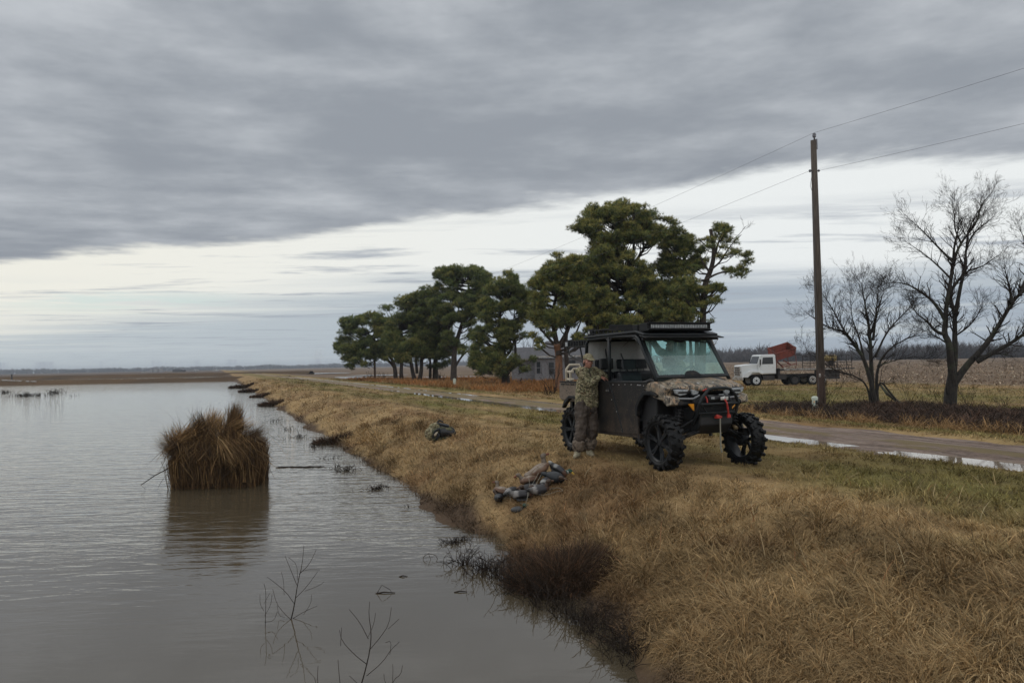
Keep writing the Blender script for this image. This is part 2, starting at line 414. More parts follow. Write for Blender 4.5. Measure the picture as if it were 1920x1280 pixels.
M['red'] = mat('red_strap', noisy((.45, .03, .02), (.25, .03, .02), 30, .6))
M['amber'] = mat('amber_reflector', base=(.75, .30, .02), rough=.3)
M['gold'] = mat('tan_metal', base=(.36, .28, .17), rough=.4, metal=.3)
M['beige'] = mat('beige_plastic', noisy((.50, .45, .35), (.36, .31, .23), 8, .6))
M['rope'] = mat('pale_cord', base=(.22, .21, .17), rough=.9)
M['white'] = mat('truck_paint', noisy((.62, .65, .66), (.38, .38, .36), 3.5, .45, .7, lo=.6, hi=.85))
M['rust'] = mat('red_primer', noisy((.17, .034, .020), (.08, .024, .017), 3, .75, lo=.4, hi=.7))
M['darksteel'] = mat('dark_steel', noisy((.022, .02, .02), (.07, .05, .04), 4, .7, lo=.5, hi=.8))
M['palesteel'] = mat('pale_steel', noisy((.45, .45, .43), (.2, .17, .14), 5, .6))
M['yellow'] = mat('faded_yellow', noisy((.35, .27, .09), (.2, .15, .07), 5, .7))
M['window'] = mat('dark_window', base=(.03, .035, .04), rough=.1)
def siding(t, b):
    o = objc(t); s = t.new('ShaderNodeSeparateXYZ'); t.l.new(o, s.inputs[0])
    fr = t.m('FRACT', t.m('DIVIDE', s.outputs[2], .26)); n = t.noise(t.mapping(o, (1, 1, 4)), 4, 6, .65)
    c = t.mix(t.sm(n, .42, .68), (.19, .19, .205), (.10, .092, .088)); c = t.mix(t.m('MULTIPLY', t.m('LESS_THAN', fr, .09), .45), c, (.13, .12, .13))
    t.l.new(c, b.inputs['Base Color']); b.inputs['Roughness'].default_value = .85
M['siding'] = mat('weathered_siding', siding)
M['shingle'] = mat('shingle', noisy((.10, .10, .11), (.065, .065, .07), 3, .9, stretch=(1, 1, 4)))
def bark(c1, c2, sc=3, st_=(5, 5, .8)):
    return noisy(c1, c2, sc, .9, bs=.8, bd=.03, stretch=st_)
M['bark'] = mat('pine_bark', bark((.020, .016, .013), (.055, .040, .030)))
M['bark_orange'] = mat('stripped_pine_bark', bark((.20, .095, .05), (.11, .06, .035)))
def mossy(t, b):
    o = objc(t); n = t.noise(t.mapping(o, (5, 5, 1)), 4, 6, .65); n2 = t.noise(o, 1.3, 4, .6)
    c = t.mix(t.sm(n, .35, .65), (.009, .008, .007), (.032, .026, .020)); c = t.mix(t.m('MULTIPLY', t.sm(n2, .52, .62), .6), c, (.045, .052, .028))
    t.l.new(c, b.inputs['Base Color']); b.inputs['Roughness'].default_value = .95; bump(t, b, n, .7, .03)
M['bark_bare'] = mat('dark_mossy_bark', mossy)
M['twig'] = mat('dark_twig', base=(.026, .020, .016), rough=.95, spec=.08)
M['lichen'] = mat('lichened_limb', noisy((.14, .15, .10), (.05, .04, .03), 6, .95))
def polem(t, b):
    o = objc(t); s = t.new('ShaderNodeSeparateXYZ'); t.l.new(o, s.inputs[0])
    n = t.noise(t.mapping(o, (14, 14, .5)), 3, 6, .65)
    c = t.mix(t.sm(n, .35, .7), (.040, .030, .024), (.10, .082, .062))
    c = t.mix(t.m('MULTIPLY', t.m('SUBTRACT', 1.0, t.sm(s.outputs[2], 1.45, 1.75)), .6), c, (.15, .10, .085))
    t.l.new(c, b.inputs['Base Color']); b.inputs['Roughness'].default_value = .9; bump(t, b, n, .6, .02)
M['pole'] = mat('pole_wood', polem)
M['wire'] = mat('wire', base=(.10, .10, .11), rough=.5)
M['porcelain'] = mat('insulator', base=(.12, .12, .14), rough=.2)
M['pedestal'] = mat('pedestal_paint', noisy((.50, .56, .48), (.40, .44, .37), 5, .6))
def vcol(name, rough=.9, var=.25, sc=30, trans=0.0, spec=.2):
    def fn(t, b):
        a = t.new('ShaderNodeVertexColor'); a.layer_name = 'Col'
        c = a.outputs[0]
        if var:
            n = t.noise(objc(t), sc, 4, .6); k = t.m('MULTIPLY_ADD', n, var*2, 1-var)
            c = t.mix(1.0, c, t.comb(k, k, k), 'MULTIPLY')
        t.l.new(c, b.inputs['Base Color']); b.inputs['Roughness'].default_value = rough; b.inputs['Specular IOR Level'].default_value = spec
    return mat(name, fn)
M['blade'] = vcol('dry_grass_blade', .9, 0, spec=.10)
M['needle'] = vcol('pine_needle', .65, 0, spec=.3)
M['decoy'] = vcol('decoy_paint', .5, .12, 40, spec=.35)
def groundm(t, b):
    a = t.new('ShaderNodeVertexColor'); a.layer_name = 'Col'; o = objc(t)
    n = t.noise(o, 1.6, 8, .7); n2 = t.noise(o, 14, 6, .7); n3 = t.noise(o, .15, 4, .6)
    k = t.m('MULTIPLY_ADD', n, .75, .62); k = t.m('MULTIPLY', k, t.m('MULTIPLY_ADD', n2, .9, .55)); k = t.m('MULTIPLY', k, t.m('MULTIPLY_ADD', n3, .4, .8))
    c = t.mix(1.0, a.outputs[0], t.comb(k, k, k), 'MULTIPLY')
    t.l.new(c, b.inputs['Base Color']); b.inputs['Roughness'].default_value = .95; b.inputs['Specular IOR Level'].default_value = .1
    bump(t, b, n2, .8, .05)
M['ground'] = mat('ground_soil', groundm)
def roadm(t, b):
    o = t.mapping(objc(t), (1, 1, 1), (0, 0, -ANG))      # x across, y along the track
    n = t.noise(t.mapping(o, (5.0, .55, 1)), 1.0, 9, .78, .8); n2 = t.noise(o, 6, 8, .78)
    c = t.mix(t.sm(n, .40, .60), (.08, .055, .042), (.30, .24, .20))
    c = t.mix(t.sm(n2, .38, .7), c, (.22, .155, .12))
    c = t.mix(t.m('MULTIPLY', t.sm(n2, .58, .66), .55), c, (.06, .045, .036))
    s_ = t.new('ShaderNodeSeparateXYZ'); t.l.new(o, s_.inputs[0])
    gn = t.noise(t.mapping(o, (1.6, .35, 1), loc=(3, 3, 0)), 1.0, 6, .7)
    ctr = t.m('SUBTRACT', 1.0, t.sm(t.m('ABSOLUTE', t.m('SUBTRACT', s_.outputs[0], 12.95)), .15, .75))
    gm = t.sm(t.m('ADD', gn, t.m('ADD', t.m('MULTIPLY', ctr, .16), t.m('MULTIPLY', t.sm(s_.outputs[1], 14, 34), .12))), .58, .68)
    c = t.mix(t.m('MULTIPLY', gm, .85), c, t.mix(n2, (.12, .10, .04), (.22, .16, .075)))
    t.l.new(c, b.inputs['Base Color']); t.l.new(t.m('MULTIPLY_ADD', t.sm(n, .3, .5), .42, .50), b.inputs['Roughness'])
    b.inputs['Specular IOR Level'].default_value = .3
    bump(t, b, t.m('ADD', n2, n), 1.0, .07)
M['road'] = mat('wet_dirt', roadm)
def waterm(puddle=False):
    def fn(t, b):
        o = t.new('ShaderNodeTexCoord').outputs['Object']; s = t.new('ShaderNodeSeparateXYZ'); t.l.new(o, s.inputs[0])
        b.inputs['IOR'].default_value = 1.333 if puddle else 1.85; b.inputs['Roughness'].default_value = .035; b.inputs['Specular IOR Level'].default_value = .5
        if puddle:
            b.inputs['Base Color'].default_value = (.20, .16, .12, 1); bump(t, b, t.noise(o, 6, 3), .03, .01); b.inputs['Roughness'].default_value = .03; return
        n = t.noise(o, .35, 4); t.l.new(t.mix(n, (.060, .048, .030), (.082, .067, .044)), b.inputs['Base Color'])
        r1 = t.noise(t.mapping(o, (.95, 2.9, 1), (0, 0, R(-4))), 1.0, 4, .52, .6)
        r2 = t.noise(t.mapping(o, (1.9, 7, 1), (0, 0, R(5))), 1.0, 3, .5, .4)
        r3 = t.noise(t.mapping(o, (.45, 1.3, 1), (0, 0, R(-8))), 1.0, 4, .55, .3)
        pat = t.noise(t.mapping(o, (.12, .2, 1), loc=(3, 1, 0)), 1.0, 3)
        # calm water near the bank and close by, wind-ruffled further out and to the left
        dist = t.m('ADD', s.outputs[1], t.m('MULTIPLY', s.outputs[0], -.50))
        dist = t.m('ADD', dist, t.m('MULTIPLY', t.m('SUBTRACT', pat, .5), 5))
        wind = t.m('MULTIPLY_ADD', t.sm(dist, 7.2, 15.5), .95, .05)
        far = t.m('SUBTRACT', 1.0, t.m('MULTIPLY', t.sm(s.outputs[1], 30, 160), .45))
        h = t.m('ADD', t.m('MULTIPLY', r1, .115), t.m('ADD', t.m('MULTIPLY', r2, .060), t.m('MULTIPLY', r3, .06)))
        h = t.m('MULTIPLY', h, t.m('MULTIPLY', t.m('MULTIPLY', wind, far), .22))
        bn_ = bump(t, b, h, 1.0, 1.0)
        b.inputs['Roughness'].default_value = .03
    return fn
M['water'] = mat('muddy_water', waterm())
M['puddle'] = mat('puddle_water', waterm(True))
# ------------------------------------------------------------------ ground
def lerp(a, b, k): return a+(b-a)*k[..., None]
C = lambda *a: np.array(a)
STRAW, STRAW2, REDB, GREEN, DARKG = C(.31, .215, .105), C(.225, .152, .074), C(.165, .095, .047), C(.115, .115, .032), C(.095, .068, .036)
MUD, ORANGE, FIELD, FIELD2, BRUSH = C(.085, .058, .038), C(.27, .125, .045), C(.120, .084, .056), C(.175, .130, .088), C(.055, .038, .028)
def greenness(s, t):
    g = (fb(s/7, t/1.6, 41, 3)-.5)*1.5
    g = g + .40*np.exp(-((t-8.4)/1.1)**2) + .28*sstep(t, 6.8, 7.4)*sstep(s, 10, 16)*sstep(fb(s/4, t/.5, 89, 2), .35, .6) + .12*sstep(t, 6.5, 8)*(1-sstep(s, 8, 14)) + .40*np.exp(-((t-10.4)/.55)**2) + .75*np.exp(-((t-15.4)/.7)**2) - .5*sstep(-t, -6.3, -4.6)
    g = g + .35*sstep(fb(s/2.2, t/1.3, 87, 3), .5, .68)*(1-sstep(s, 6, 12))*sstep(t, 5.0, 6.5) + .42*sstep(t, 19, 23)*(1-sstep(t, 36, 50)) + .15*sstep(s, 18, 45)*(1-sstep(t, 10, 11))
    return np.clip(g, 0, 1)
def regions(s, t):
    """field, orange broomsedge, brush masks"""
    x, y = xy(s, t)
    fld = np.maximum(sstep(t, 50+8*(fb(s/20, t/20, 5)-.5), 56), sstep(s, 112, 120)*sstep(t, 16.5, 19))
    org = sstep(s, 40, 52)*(1-sstep(s, 108, 116))*sstep(t, 16.5, 19)*(1-sstep(t, 34, 42))*sstep(fb(s/6, t/4, 61, 3), .30, .55)
    br = (sstep(s, 4, 9)*(1-sstep(s, 22.5, 27)))*sstep(t, 16.9+.5*(fb(s/1.5, s*0, 77, 2)-.5), 17.6)*(1-sstep(t, 26.5, 29))*(1-sstep(s+t*.1, 23, 25)*(t < 21))*sstep(fb(s/2, t/2, 66, 2)+.25*sstep(-s, -20, -8), .2, .35)
    return fld, org, br
def gcol(s, t):
    s = np.asarray(s, float); t = np.asarray(t, float)
    n1 = fb(s/1.8, t/1.1, 51, 4); n2 = fb(s/.5, t/.35, 55, 3)
    c = lerp(STRAW2+0*s[..., None], STRAW, sstep(n1, .3, .7))
    c = lerp(c, REDB, sstep(fb(s/2.5, t/.9, 57, 3), .54, .72)*.6)
    c = lerp(c, GREEN, greenness(s, t)*.85)
    c = lerp(c, DARKG, sstep(n2, .55, .8)*.5)
    for tc_ in (7.6, 9.1): c = lerp(c, C(.12, .082, .045), .6*np.exp(-((t-tc_-(fb(s/9., s*0, 31, 2)-.5)*.7)/.17)**2)*sstep(fb(s/1.5, t, 88, 2), .25, .5)*sstep(s, 12, 16))
    fld, org, br = regions(s, t)
    rowp = .5+.5*np.sin(t*2*np.pi/3.0+2*fb(s/40, t/40, 3))
    fc = lerp(FIELD+0*s[..., None], FIELD2, sstep(fb(s/14, t/5, 71, 4), .35, .7)*.8)
    c = lerp(c, ORANGE, org*.85); c = lerp(c, fc, fld); c = lerp(c, BRUSH, br*.9)
    mud = 1-sstep(t+(fb(s/.8, t/.8, 3, 2)-.5)*.5+.45*(1-sstep(s, 4.4, 6.8)), 3.45, 3.8)
    c = lerp(c, MUD, mud)
    return c
def axis(lo, hi, fine0, fine1, st0, g):
    a = list(np.arange(fine0, fine1, st0)); q = fine1; d = st0
    while q < hi: a.append(q); d *= g; q += d
    a.append(hi); b = []; q = fine0; d = st0
    while q > lo:
        d *= g; q -= d; b.append(q)
    b[-1] = lo
    return np.array(sorted(set(b+a)))
def sheet(name, ss, fz, mt, tt=None, tfun=None, col=True):
    S = np.repeat(ss[:, None], len(tt), 1)
    T = np.repeat(tt[None, :], len(ss), 0) if tfun is None else tfun(S, np.repeat(tt[None, :], len(ss), 0))
    Zz = fz(S, T); Xx, Yy = xy(S, T); V = np.stack([Xx, Yy, Zz], -1).reshape(-1, 3)
    n, m = S.shape; i = np.arange(n-1)[:, None]*m+np.arange(m-1)[None, :]
    q = np.stack([i, i+1, i+m+1, i+m], -1).reshape(-1)
    return mesh_np(name, V, q[:], np.full((n-1)*(m-1), 4), mt, col=gcol(S, T).reshape(-1, 3) if col else None, smooth=True)
def finish(o, kind='structure'):
    o['kind'] = kind; return o
ss = axis(-3700, 3750, -3.0, 16, .085, 1.022)
ss = ss[(ss > -40) | (np.arange(len(ss)) % 3 == 0) | (ss < -3690)]
tt = axis(-3700, 3750, 2.6, 15.2, .085, 1.045)
g = sheet('ground', ss, lambda s, t: zt(s, t, False), M['ground'], tt); finish(g)
rs = ss[(ss > -30) & (ss < 420)]
def road_t(S, T):
    a = 11.0+(fb(S/1.7, S*0, 81, 3)-.5)*.8; b = 14.15-.9*sstep(S, 16, 40)+(fb(S/1.9, S*0, 83, 3)-.5)*.9
    return a+(b-a)*T
rd = sheet('dirt_track', rs, lambda s, t: zt(s, t)+.004, M['road'], np.linspace(0, 1, 54), road_t, col=False); finish(rd)
def flat(name, poly, z, mt):
    me = bpy.data.meshes.new(name); me.from_pydata([(a, b, z) for a, b in poly], [], [tuple(range(len(poly)))]); me.materials.append(mt)
    o = bpy.data.objects.new(name, me); COL.objects.link(o); return finish(o)
flat('lake_water', [xy(-60, 6), xy(-60, -900), (-1500, 262), (-70, 262), xy(270, 3.2), xy(150, 5)][::-1], WATER, M['water'])
flat('puddle', [xy(a, b) for a, b in ((-20, 11.05), (-20, 12.5), (150, 12.4), (150, 11.15))], -.158, M['puddle'])
flat('puddle', [xy(a, b) for a, b in ((-20, 13.2), (-20, 14.05), (150, 14.0), (150, 13.3))], -.148, M['puddle'])
# flooded part of the field behind the row of pines, and wet streaks further off
def blob_pool(x0, x1, y0, y1, z, seed):
    cs = []
    n = 60
    for i in range(n):
        a = 2*math.pi*i/n; r = .75+.5*float(fb(math.cos(a)*2+9, math.sin(a)*2+9, seed, 3))
        cs.append(((x0+x1)/2+(x1-x0)/2*r*math.cos(a), (y0+y1)/2+(y1-y0)/2*r*math.sin(a)))
    return flat('field_pool', cs, z, M['puddle'])
for px0, px1, py0, py1, sd_ in ((512, 665, 712.2, 709.6, 1), (470, 640, 703.2, 702.0, 3), (640, 760, 705.4, 704.4, 4), (770, 900, 709.0, 708.0, 5)):
    a = P(px0, py0, -.5); b = P(px1, py0-.019*(px1-px0), -.5); c_ = P((px0+px1)/2, py1-.019*(px1-px0)/2, -.5)
    blob_pool(a.x, b.x, a.y, c_.y, -.44, sd_)
# the berm across the far end of the water, and the next one behind it
def berm(name, y0, x0, x1, hgt, wid, mt, seed):
    n = 260; prof = [(-1, -1.9), (-.55, -.9), (-.25, 0), (.25, 0), (.55, -.9), (1, -1.9)]
    V = []; Cc = []
    for i in range(n):
        x = x0+(x1-x0)*i/(n-1)
        for j, (a, h) in enumerate(prof):
            nz = float(fb(x/6, j*.7, seed, 3))-.5
            V.append((x, y0+a*wid+nz*1.2+(x+60)*.02, hgt+h*(hgt+1.9)/1.9*.55+nz*.35))
            k = float(fb(x/9, j*.9, seed+3, 3)); Cc.append(lerp(C(.05, .036, .024), C(.11, .068, .034), np.array(k)))
    m = len(prof); i = np.arange(n-1)[:, None]*m+np.arange(m-1)[None, :]
    q = np.stack([i, i+1, i+m+1, i+m], -1).reshape(-1)
    return finish(mesh_np(name, V, q, np.full((n-1)*(m-1), 4), mt, col=np.array(Cc), smooth=True))
berm('berm', 158, -420, -47, -.02, 5, M['ground'], 5)
berm('far_berm', 268, -900, -72, .42, 6, M['ground'], 9)

# ------------------------------------------------------------------ grass blades
def ribbons(name, B, D, L, Wd, H, Cc, mt, nseg=3, droop=None, kind='stuff', parent=None, side=None, label=None):
    """B base Nx3, D horizontal dir Nx2, L length, Wd width, H 0..1 uprightness, Cc Nx3 colour"""
    N = len(B)
    if side is None:
        a = rng.uniform(0, 2*np.pi, N); side = np.stack([np.cos(a), np.sin(a), np.zeros(N)], -1)
    hz = np.sqrt(np.clip(1-H*H, 0, 1)); rows = []
    cur = B.copy(); ang = np.arctan2(H, hz); dr = np.full(N, .9) if droop is None else droop
    pts = [cur.copy()]
    for k in range(nseg):
        a = ang-dr*(k/nseg)**1.1
        cur = cur+np.stack([D[:, 0]*np.cos(a), D[:, 1]*np.cos(a), np.sin(a)], -1)*(L/nseg)[:, None]
        pts.append(cur.copy())
    per = 2*nseg+1; V = np.zeros((N, per, 3), np.float32)
    for k in range(nseg):
        wk = (Wd*(1-.55*k/nseg)*.5)[:, None]*side
        V[:, 2*k] = pts[k]-wk; V[:, 2*k+1] = pts[k]+wk
    V[:, -1] = pts[-1]
    base = (np.arange(N)*per)[:, None]; idx = []
    pat = []; sz = []
    for k in range(nseg-1): pat += [2*k, 2*k+1, 2*k+3, 2*k+2]; sz.append(4)
    pat += [2*nseg-2, 2*nseg-1, 2*nseg]; sz.append(3)
    fl = (base+np.array(pat)[None, :]).reshape(-1)
    cc = np.repeat(Cc[:, None, :], per, 1).reshape(-1, 3)
    o = mesh_np(name, V.reshape(-1, 3), fl, np.tile(sz, N), mt, col=cc, parent=parent)
    if kind: o['kind'] = kind
    if label: o['label'] = label
    return o
def polar(N, r0, r1, a0=-.80, a1=.80, pw=2.0):
    u_ = rng.random(N)
    if pw == 2.0: r = r0*(r1/r0)**u_
    else: r = (r0**(2-pw)+(r1**(2-pw)-r0**(2-pw))*u_)**(1/(2-pw))
    a = rng.uniform(a0, a1, N); return r*np.sin(a), r*np.cos(a), r
def vary(c, amt=.25):
    k = rng.uniform(1-amt, 1+amt, len(c))[:, None]; h = rng.normal(0, .04, (len(c), 1))
    return np.clip(c*k*np.concatenate([1+h, 1-0*h, 1-h], 1), .004, 1)
EXC = [(*P(990, 925)[:2], .75), (*P(826, 822)[:2], .55), (*P(1094, 856)[:2], .6), (3.03, 13.0, 2.1)]
def levee_grass(N, r0, r1, name, label):
    x, y, r = polar(N, r0, r1)
    s, t = st(x, y)
    k = (t > 3.42+(fb(s/.8, t/.8, 3, 2)-.5)*.4-.36*(1-sstep(s, 4.4, 6.8))) & ((t < 11.25+.25*(fb(s/1.7, s*0, 81, 3)-.5)) | ((t > 14.6) & (t < 60)))
    x, y, r, s, t = [q[k] for q in (x, y, r, s, t)]
    # pull blades into tufts
    cell = .12+.02*r; j = rng.integers(0, 1 << 30, len(x))
    cx = np.round(x/cell)*cell+(_h(np.round(x/cell).astype(np.int64), np.round(y/cell).astype(np.int64), 91)-.5)*cell
    cy = np.round(y/cell)*cell+(_h(np.round(x/cell).astype(np.int64), np.round(y/cell).astype(np.int64), 93)-.5)*cell
    pull = rng.uniform(0, .75, len(x))*(rng.random(len(x)) < .65)
    x2 = x+(cx-x)*pull; y2 = y+(cy-y)*pull; s, t = st(x2, y2)
    fld, org, br = regions(s, t); keep = (br < .5) & (fld < .4)
    x2, y2, r, s, t, cx, cy, org, x, y = [q[keep] for q in (x2, y2, r, s, t, cx, cy, org, x, y)]
    N = len(x2)
    z = zt(s, t)
    long_ = np.clip((1-sstep(t, 4.9, 7.2))+.35*sstep(fb(s/1.6, t/1.2, 23, 3), .5, .7)*(t < 8), 0, 1)
    gr = greenness(s, t)
    ex = np.minimum.reduce([np.hypot(x2-a, y2-b)/c_ for a, b, c_ in EXC])
    long_ = long_*(.55+.55*(1-sstep(s, 4, 10)))
    L = (.038+.155*long_+.03*gr)*(.55+.45*sstep(ex, .6, 1.5))*(.55+.9*rng.random(N))*(.55+.85*sstep(fb(s/.55, t/.45, 25, 3), .25, .75))
    L = np.where(t > 14.5, L*.75+.04+org*.28, L)*(1+.012*r)
    fa = fb(s/1.3, t/1.3, 27, 3)*9+fb(s/.35, t/.35, 29, 2)*4.5
    out = np.arctan2(y2-cy, x2-cx); a = np.where(rng.random(N) < .42, fa, out)+rng.normal(0, .85, N)
    # long growth on the bank lies over towards the water
    wx, wy = -RX, -RY; bend = long_*.55
    D = np.stack([np.cos(a)+wx*bend, np.sin(a)+wy*bend], -1); D /= np.linalg.norm(D, axis=1)[:, None]+1e-9
    H = np.clip(rng.normal(.66, .26, N)-.1*long_, .08, .99)
    Wd = (.0019+.00078*r)*rng.uniform(.7, 1.3, N)
    c = gcol(s, t)*1.02; c = lerp(c, c*C(1.6, 1.62, 1.7), (rng.random(N) < .25).astype(float)*rng.random(N))
    c = lerp(c, C(.07, .05, .03)+0*c, (rng.random(N) < .09).astype(float)*.8)
    c = c*(.66+.38*fb(x2/.55, y2/.4, 85, 3)+.26*sstep(fb(s/1.6, t/.8, 86, 3), .3, .7))[:, None]
    c = vary(c, .30)
    o = ribbons(name, np.stack([x2, y2, z-.01], -1), D, L, Wd, H, c, M['blade'], 3, droop=rng.uniform(.4, 2.3, N)*(.6+.7*long_))
    o['label'] = label
    return o
G1 = levee_grass(800000, 3.2, 26, 'dry_grass', 'dry ochre grass covering the levee bank beside the water')
G2 = levee_grass(240000, 20, 125, 'mown_grass', 'short ochre and green grass across the crest and verge further off')
# tall, loose seed stalks here and there
def stalks():
    N = 3000; x, y, r = polar(N, 3.4, 40, .0, .85)
    s, t = st(x, y); k = (t > 4.0) & (t < 7.5+2*rng.random(N)) & (fb(s/1.1, t/.8, 35, 2) > .50); x, y, r, s, t = [q[k] for q in (x, y, r, s, t)]; N = len(x)
    a = rng.uniform(0, 6.28, N); D = np.stack([np.cos(a), np.sin(a)], -1)
    c = vary(lerp(np.tile(C(.36, .27, .15), (N, 1)), C(.28, .13, .06), (rng.random(N) < .15).astype(float)), .25)
    ribbons('tall_grass_stalks', np.stack([x, y, zt(s, t)-.01], -1), D, rng.uniform(.16, .38, N), (.0018+.0006*r), rng.uniform(.7, .98, N), c, M['blade'], 4, droop=rng.uniform(.3, 1.6, N), label='loose pale seed stalks standing out of the bank grass')
stalks()
# brush, orange broomsedge, stubble
def scatter_area(N, s0, s1, t0, t1, cond):
    s = rng.uniform(s0, s1, N); t = rng.uniform(t0, t1, N); k = cond(s, t); s = s[k]; t = t[k]; x, y = xy(s, t); return s, t, x, y
BP = P(1533, 779)[:2]
def brush():
    s, t, x, y = scatter_area(150000, 3, 30, 16.6, 29, lambda s, t: (regions(s, t)[2] > .35) & (np.hypot(*(np.array(xy(s, t))-np.array(BP)[:, None])) > 1.0)); N = len(s)
    a = rng.uniform(0, 6.28, N); D = np.stack([np.cos(a), np.sin(a)], -1)
    mound = .06+.42*fb(s/1.4, t/1.4, 44, 3)*sstep(t, 16.8, 18.5)*(1-sstep(t, 26, 28.5))
    c = vary(lerp(np.tile(C(.040, .028, .022), (N, 1)), C(.10, .06, .04), sstep(fb(s/.8, t/.8, 45), .5, .75)), .4)
    B = np.stack([x, y, zt(s, t)+mound*rng.random(N)], -1)
    ribbons('brush_thicket', B, D, rng.uniform(.12, .42, N), rng.uniform(.012, .026, N), rng.uniform(.1, .95, N), c, M['blade'], 3, droop=rng.uniform(.5, 2.4, N), label='dark dead vines and bramble matted beneath the pole and bare trees')
    # pale straw tufts along its front edge
    s, t, x, y = scatter_area(16000, 8, 34, 16.3, 17.9, lambda s, t: fb(s/.8, t/.6, 47, 2) > .52); N = len(s)
    a = rng.uniform(0, 6.28, N); D = np.stack([np.cos(a), np.sin(a)], -1)
    ribbons('straw_tufts', np.stack([x, y, zt(s, t)], -1), D, rng.uniform(.18, .5, N), rng.uniform(.010, .02, N), rng.uniform(.5, .98, N), vary(np.tile(C(.27, .17, .08), (N, 1)), .35), M['blade'], 3, droop=rng.uniform(.3, 1.6, N), label='pale straw tufts edging the dark bramble by the track')
brush()
def sedge():
    s, t, x, y = scatter_area(60000, 36, 116, 17.5, 52, lambda s, t: regions(s, t)[1] > .3); N = len(s)
    a = rng.uniform(0, 6.28, N); D = np.stack([np.cos(a), np.sin(a)], -1)
    L = rng.uniform(.25, .65, N)*(.6+.9*fb(s/3, t/2, 49, 3))
    ribbons('orange_broomsedge', np.stack([x, y, zt(s, t)], -1), D, L, rng.uniform(.04, .08, N), rng.uniform(.6, .99, N), vary(lerp(np.tile(ORANGE, (N, 1)), C(.26, .17, .08), sstep(fb(s/5, t/3, 50), .5, .7)), .35), M['blade'], 2, droop=rng.uniform(.2, 1.0, N), label='rust orange broomsedge around the pines and the old house')
sedge()
def stubble():
    x, y, r = polar(46000, 55, 330, -.05, .85); s, t = st(x, y); k = (regions(s, t)[0] > .5); x, y, r, s, t = [q[k] for q in (x, y, r, s, t)]
    t2 = np.round(t/.76)*.76+rng.normal(0, .06, len(t)); x, y = xy(s, t2); N = len(s)
    a = rng.uniform(0, 6.28, N); D = np.stack([np.cos(a), np.sin(a)], -1)
    c = vary(lerp(np.tile(C(.20, .145, .10), (N, 1)), C(.42, .34, .24), (rng.random(N) < .18).astype(float)), .35)
    ribbons('crop_stubble', np.stack([x, y, zt(s, t2)], -1), D, rng.uniform(.1, .32, N), .02+.0010*r, rng.uniform(.1, .95, N), c, M['blade'], 2, droop=rng.uniform(0, 1.2, N), label='broken pale corn stubble in rows over the brown field')
stubble()
# ------------------------------------------------------------------ dark brush on the bank and twigs in the water
def bank_bush(cx, cy, rad, hh, N, label, name='bank_bush', col1=(.045, .030, .020), w=.006):
    """a mound of thin dead stems rooted at (cx,cy)"""
    e = empty(name, (cx, cy, zw(cx, cy)), 0, label, 'bush', 'dead bushes along the waterline')
    a = rng.uniform(0, 6.28, N); q = np.sqrt(rng.random(N))*rad
    bx, by = q*np.cos(a)*1.0, q*np.sin(a)
    s, t = st(cx+bx, cy+by); z0 = np.maximum(zt(s, t), WATER-.05)-zw(cx, cy)
    aa = a+rng.normal(0, .9, N); D = np.stack([np.cos(aa), np.sin(aa)], -1)
    f = 1-.45*(q/rad)
    L = hh*rng.uniform(.5, 1.25, N)*f
    c = vary(lerp(np.tile(C(*col1), (N, 1)), C(.11, .06, .034), (rng.random(N) < .2).astype(float)), .4)
    ribbons('stems', np.stack([bx, by, z0-.02+rng.uniform(0, .35, N)*hh*f], -1), D, L, w*rng.uniform(.6, 1.4, N), rng.uniform(.35, .98, N), c, M['blade'], 4, droop=rng.uniform(-.2, 1.7, N), kind='stuff', parent=e)
    return e
p = P(1050, 1050, -.55); bank_bush(p.x, p.y, .56, .44, 6500, 'largest dark red brown dead bush overhanging the mud on the near bank')
p = P(975, 1030, -.6); bank_bush(p.x, p.y, .35, .3, 1100, 'small dark bush just left of the largest one on the near bank')
p = P(1185, 1150, -.6); bank_bush(p.x, p.y, .3, .2, 260, 'thin wiry weeds on the mud edge below the largest bush')
p = P(622, 818, -.6); bank_bush(p.x, p.y, .6, .38, 1500, 'dark brown bush at the waterline level with the duffel bag', w=.016)
p = P(508, 757, -.7); bank_bush(p.x, p.y, .8, .5, 1200, 'dark round bush on the bank beyond the reed blind', w=.03)
p = P(487, 742, -.7); bank_bush(p.x, p.y, .8, .4, 1200, 'second dark bush from the far end of the bank', w=.05)
p = P(452, 724, -.6); bank_bush(p.x, p.y, 1.5, .6, 1600, 'long dark bush mass at the far corner of the bank', w=.08)
p = P(466, 731, -.6); bank_bush(p.x, p.y, 1.0, .5, 1200, 'dark bush touching the far corner mass on the bank', w=.07)
# dead weed stems standing in the shallows
def weeds(name, pts, label):
    V = []; mb = MB()
    for (px, py, n, spread, hh) in pts:
        q = P(px, py, WATER)
        for i in range(n):
            a = random.uniform(0, 6.28); d = abs(random.gauss(0, spread)); x = q.x+d*math.cos(a); y = q.y+d*math.sin(a)
            h = hh*random.uniform(.4, 1.2); l = Vector((random.gauss(0, .5), random.gauss(0, .5), 1)).normalized()
            p0 = Vector((x, y, WATER-.03)); pp = [p0]; dd = l.copy()
            for k in range(4):
                dd = (dd+Vector((random.gauss(0, .25), random.gauss(0, .25), -.10*k))).normalized(); pp.append(pp[-1]+dd*h/4)
            rr = .0026+q.y*.00022
            mb.tube(pp, [rr, rr*.5], 3, False)
            for k in (2, 3):
                if random.random() < .6:
                    e_ = pp[k]+Vector((random.gauss(0, 1), random.gauss(0, 1), .4)).normalized()*h*.22; mb.tube([pp[k], e_], rr*.6, 3, False)
    o = mb.build(name, M['twig']); o['kind'] = 'stuff'; o['label'] = label; return o
wp = []
